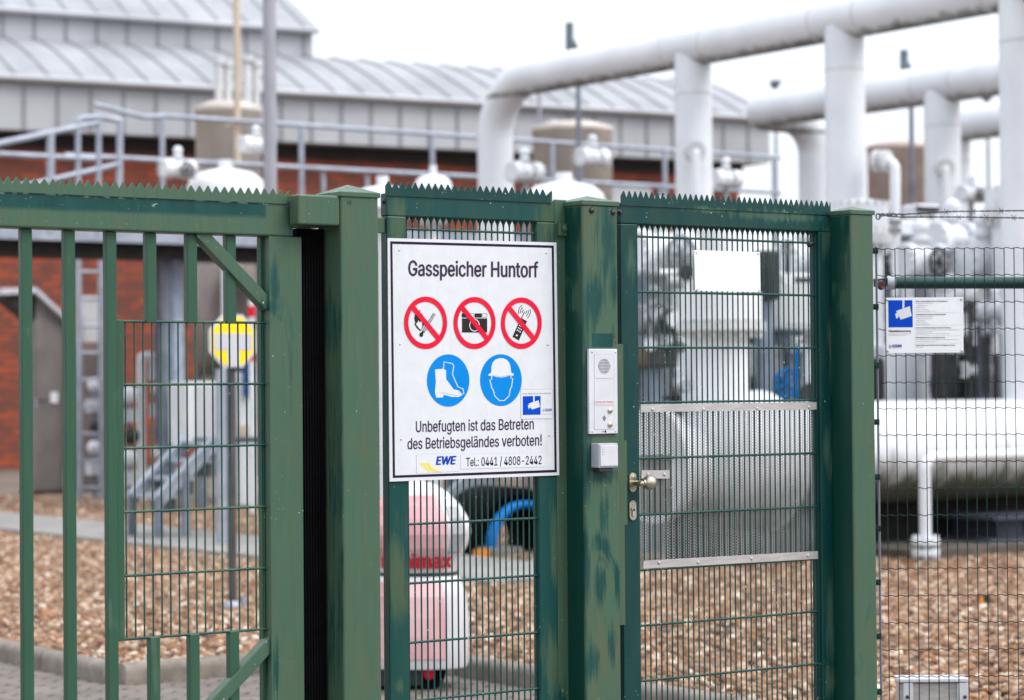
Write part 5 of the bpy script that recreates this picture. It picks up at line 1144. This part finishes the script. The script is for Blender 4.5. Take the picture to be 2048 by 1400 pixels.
for i, h in enumerate((10, 20, 26, 20, 10)): cxp = 329 + i * 6; IF.poly(m, I_([(cxp - 1.5, 860 - h), (cxp + 1.5, 860 - h), (cxp + 1.5, 860 + h), (cxp - 1.5, 860 + h)]), 3)
part('microphone_grille', m, M['ink_black'], ic)
m = MB(); IF.poly(m, I_([(259, 703), (424, 703), (424, 732), (259, 732)]), 3, 0); IF.text(m, 'Klingel außer Betrieb', *I_([(265, 723)])[0], *I_([(416, 723)])[0], 3.4, 4, 1, bold=.01); part('label_strip', m, [M['sticker'], M['red']], ic)
for py in (793, 916):
    c = IF.fn(*I_([(391, py)])[0]); m = MB(); m.lathe((c.x, c.y - .003, c.z), [(0, -.005), (.007, -.004), (.0095, -.002), (.0105, .003)], 20, 'Y'); part('button', m, M['brass'], ic)
for cxp, cyp in ((238, 279), (442, 281), (238, 975), (442, 973)):
    c = IF.fn(*I_([(cxp, cyp)])[0]); m = MB(); m.ball(c, .0042, 12, 6, sc=(1, .5, 1)); part('screw', m, M['steel'], ic)
m = MB(); IF.poly(m, I_([(346, 966), (359, 966), (359, 984), (346, 984)]), 3); IF.poly(m, I_([(320, 974), (340, 974), (340, 978), (320, 978)]), 3); part('maker_mark', m, M['ink_black'], ic)
cr = thing('card_reader', tuple(WY(1212, 936, YP3)), 'small grey card reader box below the intercom', 'card reader')
q0, q1 = WY(1199, 936.5, YP3 - .05), WY(1237.5, 886, YP3 - .05); m = MB(); m.box(q0.x, q1.x, YP3 - .046, YP3 - .0005, q0.z, q1.z); part('case', m, M['alu_dark'], cr, .004)
m = MB(); m.box(q0.x + .006, q1.x - .003, YP3 - .049, YP3 - .046, q0.z + .007, q1.z - .007); part('front', m, M['alu'], cr, .001)
m = MB()
for i in range(3): c = Vector((q0.x + .016, YP3 - .0492, q1.z - .02 - i * .009)); m.ball(c, .0016, 8, 6, sc=(1, .4, 1))
part('indicator', m, M['ink_black'], cr)
m = MB(); m.box(q0.x + .008, q1.x - .018, YP3 - .04, YP3 - .001, q0.z - .014, q0.z - .0005); part('cable_gland', m, M['blackmetal'], cr, .003)

# ---------------------------------------------------------------- pedestrian gate
YK = 6.76
g0, g1 = avx(1243, 450, 1246, 1350, YK), avx(1277.5, 470, 1281.5, 1350, YK); g2, g3 = avx(1639, 470, 1644, 1340, YK), avx(1668, 450, 1674, 1350, YK)
kzt, kzb = (ZY(1243, 408, YK) + ZY(1667, 422.5, YK)) / 2, (ZY(1277, 451, YK) + ZY(1637, 461, YK)) / 2
pg = thing('pedestrian_gate', (g0, YK, 0), 'dark teal green pedestrian gate with knob and perforated steel sheet', 'gate')
m = MB(); m.box(g0, g1, YK, YK + .05, .1, kzb); part('stile', m, M['teal'], pg, .004)
m = MB(); m.box(g2, g3, YK, YK + .05, .1, kzb); part('stile', m, M['teal'], pg, .004)
m = MB(); m.box(g0, g3, YK + .0005, YK + .0505, kzb + .0005, kzt); part('top_rail', m, M['teal'], pg, .004)
m = MB(); spikes(m, XY(1241, 408, YK), XY(1660, 422, YK), kzt - .01, (ZY(1243, 396, YK) + ZY(1655, 416.5, YK)) / 2, (ZY(1243, 382.5, YK) + ZY(1655, 401.5, YK)) / 2, .0256, YK - .004); part('spike_strip', m, M['teal'], pg)
zs = [(ZY(1280, a, YK) + ZY(1636, c, YK)) / 2 for a, c in ((474, 484), (585, 589), (694.5, 696), (805.5, 800), (918, 906), (1030, 1014), (1140.5, 1119.5), (1253, 1224), (1362, 1331))]
nb = 34; xs = [g1 + .012 + i * (g2 - g1 - .02) / nb for i in range(nb + 1)]
m = MB(); grid(m, xs, zs, g1 - .004, g2 + .004, zs[-1] - .2, kzb, YK + .024, .0029, .0044, True); part('grille', m, M['wire'], pg)
m = MB(); m.box(g2 - .006, g2, YK + .012, YK + .045, .1, kzb); part('inner_flange', m, M['teal'], pg)
# perforated sheet (real holes)
zt_, zb_ = (ZY(1283, 812, YK) + ZY(1636, 806, YK)) / 2, (ZY(1287, 1134, YK) + ZY(1637, 1113, YK)) / 2
m = MB(); p_ = .0104; rr = .0040; x0_, x1_ = g1 + .003, g2 - .008; ysh = YK + .031
nxc = int((x1_ - x0_) / (p_ * .866)); nzc = int((zt_ - zb_) / p_)
V, Fc = [], []
for i in range(nxc):
    for j in range(nzc):
        cx = x0_ + (i + .5) * p_ * .866; cz = zb_ + (j + .5 + .5 * (i % 2)) * p_; R6 = p_ / math.sqrt(3); n0 = len(V)
        for k in range(12):
            a = rad(30 * k); rr6 = R6 if k % 2 == 0 else R6 * .866
            V.append((cx + rr6 * math.cos(a), ysh, cz + rr6 * math.sin(a)))
        for k in range(12): a = rad(30 * k); V.append((cx + rr * math.cos(a), ysh, cz + rr * math.sin(a)))
        for k in range(12): a = rad(30 * k); V.append((cx + rr * math.cos(a), ysh + .0012, cz + rr * math.sin(a)))
        for k in range(12):
            k2 = (k + 1) % 12; Fc.append((n0 + k, n0 + k2, n0 + 12 + k2, n0 + 12 + k)); Fc.append((n0 + 12 + k, n0 + 12 + k2, n0 + 24 + k2, n0 + 24 + k))
m.add(V, Fc); part('perforated_sheet', m, M['perf'], pg, recalc=False)
def strip(c4, screws):
    y = YK + .0135; q = [WY(*c, y) for c in c4]; m = MB(); vs = q + [v + Vector((0, .003, 0)) for v in q]; m.add(vs, [(0, 1, 2, 3), (4, 7, 6, 5), (0, 4, 5, 1), (1, 5, 6, 2), (2, 6, 7, 3), (3, 7, 4, 0)]); s_ = part('clamping_strip', m, M['steel'], pg)
    for c in screws: m = MB(); p_ = WY(*c, y); m.ball(p_, .0065, 14, 8, sc=(1, .8, 1)); sub('screw', m, M['steel'], s_)
strip([(1281.5, 808.6), (1634, 804), (1634, 819), (1281.5, 824.4)], [(1305, 819), (1407, 818.6), (1514, 817), (1618, 814.5)])
strip([(1287, 1121.5), (1637, 1102), (1637, 1117.5), (1287, 1137.5)], [(1318, 1125.5), (1396, 1124.5), (1503, 1117.5), (1616, 1111)])
strip([(1283, 940.5), (1339, 940.5), (1339, 957), (1283, 957)], [(1296, 949), (1329, 949)])
m = MB(); q0, q1 = WY(1281, 1032, YK + .036), WY(1342, 908, YK + .036); m.box(q0.x, q1.x, YK + .036, YK + .038, q0.z, q1.z); part('lock_shield', m, M['steel'], pg)
def oval_plate(cx, cy, hw, hh, nm):
    m = MB(); c = WY(cx, cy, YK); k1, k2 = hw, hh; pts = []
    for i in range(24):
        a = 2 * math.pi * i / 24; pts.append((c.x + k1 * math.cos(a), c.z + (k2 - k1) * (1 if math.sin(a) > 0 else -1) + k1 * math.sin(a)))
    m.poly(pts, YK - .006, YK - .0003); o = part(nm, m, M['brass'], pg, .0012)
    for s_ in (1, -1): m = MB(); m.ball((c.x, YK - .006, c.z + s_ * (k2 - k1 * .95)), .0048, 10, 6, sc=(1, .45, 1)); sub('screw', m, M['steel'], o)
    return o, c
o1, c1 = oval_plate(1264, 964.5, .0155, .034, 'handle_plate')
kq = WY(1299, 965, YK - .055); m = MB(); m.tube(fillet([(c1.x, YK - .004, c1.z - .003), (c1.x, YK - .055, c1.z - .003), (kq.x - .015, YK - .055, kq.z)], .012, 5), .0098, 16); sub('neck', m, M['brass'], o1)
m = MB(); m.ball(kq, .0265, 32, 20); m.tube([(kq.x - .03, YK - .055, kq.z), (kq.x - .02, YK - .055, kq.z)], .0125, 18); sub('knob', m, M['brass'], o1)
o2, c2 = oval_plate(1264, 1020.5, .0155, .035, 'lock_plate')
m = MB(); m.tube([(c2.x, YK - .012, c2.z + .006), (c2.x, YK - .005, c2.z + .006)], .0085, 18); m.box(c2.x - .005, c2.x + .005, YK - .012, YK - .005, c2.z - .02, c2.z + .004); lc = sub('lock_cylinder', m, M['steel'], o2)
m = MB(); m.box(c2.x - .0012, c2.x + .0012, YK - .0126, YK - .012, c2.z - .001, c2.z + .011); part('keyhole', m, M['ink_black'], pg)
m = MB(); q = WY(1626, 488, YK); m.ball((q.x, YK + .018, q.z), .012, 12, 8); part('bolt', m, M['blackmetal'], pg)

wp = thing('blank_plate', tuple(WY(1455, 583, YK + .012)), 'blank white plate screwed to the upper grille of the pedestrian gate', 'sign')
m = MB(); q = [WY(*c, YK + .011) for c in ((1388.5, 500), (1520, 504), (1521.3, 584.5), (1390.5, 580.8))]; vs = q + [v + Vector((0, .003, 0)) for v in q]; m.add(vs, [(0, 1, 2, 3), (4, 7, 6, 5), (0, 4, 5, 1), (1, 5, 6, 2), (2, 6, 7, 3), (3, 7, 4, 0)]); part('plate', m, M['white_plate'], wp)
m = MB(); q = [WY(*c, YK + .03) for c in ((1384.5, 500), (1500, 503.5), (1501, 584), (1386.5, 580.8))]; vs = q + [v + Vector((0, .002, 0)) for v in q]; m.add(vs, [(0, 1, 2, 3), (4, 7, 6, 5), (0, 4, 5, 1), (1, 5, 6, 2), (2, 6, 7, 3), (3, 7, 4, 0)]); part('back_plate', m, M['white_plate'], wp)
for c in ((1393, 505.5), (1516.5, 507.5), (1394.5, 579), (1518, 581)): m = MB(); m.ball(WY(*c, YK + .011), .0042, 12, 6, sc=(1, .6, 1)); part('screw', m, M['steel'], wp)

# ---------------------------------------------------------------- wire mesh fence at the right, facing the camera
DF = 9.22
def lf(px, py, d=DF): return WD(px, py, d)
mf = thing('mesh_fence', (lf(1752, 1000).x, lf(1752, 1000).y, 0), 'green wavy wire mesh fence right of the corner post', 'fence')
hy = [495.5, 549, 603, 656.5, 709, 762.7, 815, 868, 921.6, 974.5, 1028.4, 1082, 1135, 1189, 1243, 1297, 1351, 1404]
xl, xr = (lf(1754, 700) - CAMT).dot(RGT), (lf(2150, 700) - CAMT).dot(RGT)
def fpt(r, z, f=0.0): return Vector((0, 0, z)) + RGT * r + FWD * (DF + f)
step = 19.85 / FPX * DF; r0 = (lf(1772, 700) - CAMT).dot(RGT)
hz = [lf(1900, y + 1.5).z for y in hy]
m = MB(); r = r0
while r < xr:
    m.tube([fpt(r, 0), fpt(r, hz[0] + .002)], .0019, 6); r += step
for i, z in enumerate(hz):
    n = int((xr - xl) / step * 8); m.tube([fpt(xl + (xr - xl) * k / n, z + .0024 * math.sin(2 * math.pi * (xl + (xr - xl) * k / n - r0) / step), -.003) for k in range(n + 1)], .0017, 5)
part('wire_mesh', m, M['fence_wire'], mf)
m = MB(); m.tube([fpt(xl + .003, 0, -.004), fpt(xl + .000, hz[0] + .01, -.004)], .0045, 8); part('edge_bar', m, M['galv_dark'], mf)
for py in (502, 614, 731, 844, 954, 1057, 1164, 1272, 1383):
    q = fpt((lf(1752 + (py - 500) * .008, py) - CAMT).dot(RGT), lf(1752, py).z, -.012); m = MB(); m.beam(q - RGT * .014, q + RGT * .006, .012, .022); m.ball(q - RGT * .008 - FWD * .006, .005, 8, 6); part('clip', m, M['fence_wire'], mf)
r = xr - .02; m = MB(); m.beam(fpt(r, -.05, .05), fpt(r, hz[0] + .1, .05), .06, .06, (0, 1, 0)); part('fence_post', m, M['olive_post'], mf)
# barbed wire
bw = thing('barbed_wire', tuple(lf(1752, 432)), 'two strands of dark barbed wire stretched from the corner post', 'barbed wire')
WM = worn('barbed_steel', lin(50, 48, 54), lin(86, 84, 90), .5, .5, scale=20)
for pts, rr_ in (([(1757, 430), (1764, 428), (1800, 429), (1905, 423), (2150, 420)], 1), ([(1757, 434), (1766, 431), (1800, 434), (1905, 434), (2048, 436), (2150, 437)], 2)):
    W_ = [lf(*p) for p in pts]; m = MB(); path = []
    for a, c in zip(W_, W_[1:]):
        n = max(2, int((c - a).length / .008)); path += [a.lerp(c, k / n) for k in range(n)]
    path.append(W_[-1])
    for s_ in (0, math.pi): m.tube([p + Vector((0, 0, 1)) * .0022 * math.sin(i * 1.0 + s_) + FWD * .0022 * math.cos(i * 1.0 + s_) for i, p in enumerate(path)], .0015, 5)
    k = 6 * rr_
    while k < len(path):
        c = path[k]
        for a in (.7, 2.2):
            v = RGT * math.cos(a) * .011 + Vector((0, 0, math.sin(a) * .014)) + FWD * .004 * rr_; m.tube([c - v, c + v], .0013, 5)
        k += 13
    part('strand', m, WM, bw)
m = MB(); m.tube([lf(1763, 429) + Vector((0, 0, .005 * math.sin(i * .9))) + RGT * .0030 * i + FWD * .004 * math.cos(i * .9) for i in range(28)], .0015, 5); part('twist', m, WM, bw)
m = MB(); q = lf(1752, 433); m.torus(q + RGT * .008, .011, .0025, 'Y', 16, 6); part('loop', m, M['fence_wire'], bw)
# brace pipe
DB = 9.42
br = thing('brace_pipe', tuple(lf(1770, 565, DB)), 'horizontal dark green brace pipe behind the wire mesh', 'pipe')
m = MB(); m.tube([lf(1788, 565.5, DB), lf(2150, 565.5, DB)], .0235, 24); part('tube', m, M['dark_pipe'], br)
m = MB(); m.tube([lf(1774, 565.5, DB), lf(1790, 565.5, DB)], .0265, 24); part('sleeve', m, M['alu_dark'], br)
m = MB(); a = lf(1752, 568, DB - .02); m.beam(lf(1748, 566, DB), lf(1776, 564, DB), .03, .03); m.torus(lf(1762, 570, DB - .06), .014, .006, 'Y', 20, 8); part('bracket', m, M['blackmetal'], br)
m = MB(); q = lf(1760, 570, DB - .05); m.tube([q - FWD * .03, q + FWD * .03], .012, 14); part('bolt', m, worn('rusty_bolt', lin(70, 30, 26), lin(90, 44, 36), .7), br)

# ---------------------------------------------------------------- video notice on the mesh
VD = DF - .012
VF = Face(lambda px, py: WD(px, py, VD), -FWD)
V_ = lambda pts: [(1740 + x / 9.309, 570 + y / 9.309) for x, y in pts]
vn = thing('video_notice', tuple(lf(1849, 705, VD)), 'white video surveillance notice with blue camera symbol on the wire mesh', 'sign')
m = MB(); q = [VF.fn(*c) for c in ((1771.8, 595.5), (1926.5, 594.2), (1927.2, 704.8), (1773, 706.2))]; vs = q + [v + FWD * .004 for v in q]; m.add(vs, [(0, 1, 2, 3), (4, 7, 6, 5), (0, 4, 5, 1), (1, 5, 6, 2), (2, 6, 7, 3), (3, 7, 4, 0)]); part('plate', m, M['white_plate'], vn)
m = MB(); VF.poly(m, V_([(338, 284), (790, 281), (798, 786), (345, 789)]), 0, 0); camera_pict(VF, m, *V_([(341, 283)])[0], *V_([(794, 787)])[0], 1, 1); part('camera_symbol', m, [M['cam_blue'], M['sticker']], vn)
m = MB(); VF.text(m, 'Videoüberwachung', *V_([(345, 876)])[0], *V_([(757, 873)])[0], 4.0, 1, 0, bold=.03); VF.text(m, 'Dieses Betriebsgelände wird zum Schutz unserer Anlagen', *V_([(345, 918)])[0], *V_([(780, 916)])[0], 1.6, 1, 1); VF.text(m, 'und der Gasversorgung videoüberwacht', *V_([(345, 942)])[0], *V_([(680, 940)])[0], 1.6, 1, 1)
part('heading_lettering', m, [M['ink_black'], M['grey_ink']], vn)
m = MB(); VF.text(m, 'GSN', *V_([(420, 1160)])[0], *V_([(584, 1158)])[0], 5.4, 1, 0, bold=.045)
for k, mi in ((36, 1), (22, 0)): VF.stroke(m, V_([(375, 1145 - k), (375 + k * .82, 1145), (375, 1145 + k), (375 - k * .82, 1145)]), .8, 1, mi, True)
VF.text(m, 'GasSpeicher Nord', *V_([(420, 1178)])[0], *V_([(584, 1176)])[0], 1.0, 1, 2); part('company_logo', m, [M['logo_blue'], worn('logo_violet', lin(120, 60, 110), lin(130, 70, 120), .4), M['grey_ink']], vn)
m = MB()
VF.stroke(m, V_([(830, 277), (1690, 272), (1697, 1210), (838, 1218)]), .5, 1, 0, True)
for y in (515, 748, 943, 1087): VF.stroke(m, V_([(833, y), (1694, y - 4)]), .5, 1, 0)
rows = [(303, 'Name und Kontaktdaten des Verantwortlichen', 1440, 1), (342, 'EWE GASSPEICHER GmbH', 1172, 0), (380, '- Geschäftsführung -', 1085, 0), (415, 'Moslestraße 7', 1030, 0), (452, '26122 Oldenburg', 1070, 0), (488, 'Telefon: +49 441 35001 - 100', 1205, 0),
        (548, 'Kontaktdaten des Datenschutzbeauftragten', 1408, 1), (585, 'EWE GASSPEICHER GmbH', 1172, 0), (622, '- Datenschutzbeauftragter -', 1175, 0), (660, 'Moslestraße 7', 1030, 0), (695, '26122 Oldenburg', 1070, 0), (732, 'datenschutz@ewe.de', 1118, 0),
        (795, 'Zweck und Rechtsgrundlage der Datenverarbeitung', 1500, 1), (832, 'Die Videoüberwachung erfolgt zum Zweck der Verhinderung und', 1660, 0), (868, 'Aufklärung von Straftaten.', 1180, 0), (905, 'Rechtsgrundlage ist der Art. 6 Abs. 1 lit. f) DS-GVO', 1475, 0),
        (977, 'Berechtigte Interessen, die verfolgt werden', 1392, 1), (1013, 'Die Videoüberwachung dient dem Schutz des Eigentums und der', 1655, 0), (1050, 'Wahrnehmung des Hausrechts.', 1240, 0), (1120, 'Speicherdauer oder Kriterien für die Festlegung der Dauer', 1585, 1), (1158, '72 Stunden', 995, 0)]
for y, s_, xe, bd in rows: VF.text(m, s_, *V_([(856, y + 10)])[0], *V_([(xe, y + 8)])[0], 2.0, 1, 1 if bd else 2, bold=.03 if bd else .0)
part('information_lettering', m, [M['fine_line'], M['ink_black'], M['grey_ink']], vn)
for c in ((318, 278), (1700, 265), (332, 1232), (1712, 1225)):
    q = VF.fn(*V_([c])[0]); m = MB(); m.ball(q, .005, 14, 8); part('screw', m, M['steel'], vn)

# ---------------------------------------------------------------- stainless box at the foot of the mesh
DX = 9.9
bx = thing('cable_box', (lf(1868, 1380, DX).x, lf(1868, 1380, DX).y, 0), 'stainless steel box with two side brackets at the foot of the mesh', 'box')
def rb_(m, x0, y0, x1, y1, d, dep):
    a, c = WD(x0, y1, d), WD(x1, y0, d); ra, rc = (a - CAMT).dot(RGT), (c - CAMT).dot(RGT)
    vs = [RGT * r + FWD * f + Vector((0, 0, z)) for z in (a.z, c.z) for f in (d, d + dep) for r in (ra, rc)]
    return m.add(vs, [(0, 2, 3, 1), (4, 5, 7, 6), (0, 1, 5, 4), (2, 6, 7, 3), (0, 4, 6, 2), (1, 3, 7, 5)])
m = MB(); rb_(m, 1801, 1366, 1937, 1560, DX, .1); part('case', m, M['steel'], bx, .003)
m = MB(); rb_(m, 1797, 1357, 1939, 1365, DX - .02, .13); part('lid', m, M['alu'], bx, .002)
for x0, x1, sx in ((1809, 1826, 1815), (1917, 1936, 1930)):
    m = MB(); rb_(m, x0, 1366, x1, 1560, DX - .018, .017); b_ = part('bracket', m, M['alu'], bx, .002)
    m = MB(); m.ball(WD(sx, 1394, DX - .019), .008, 12, 8); sub('screw', m, M['blackmetal'], b_)
m = MB(); rb_(m, 1850, 1560, 1890, 1640, DX + .02, .05); q = WD(1868, 1640, DX); m.tube([(q.x, q.y, -.05), (q.x, q.y, WD(1868, 1560, DX).z)], .03, 10); part('foot', m, M['galv_dark'], bx)
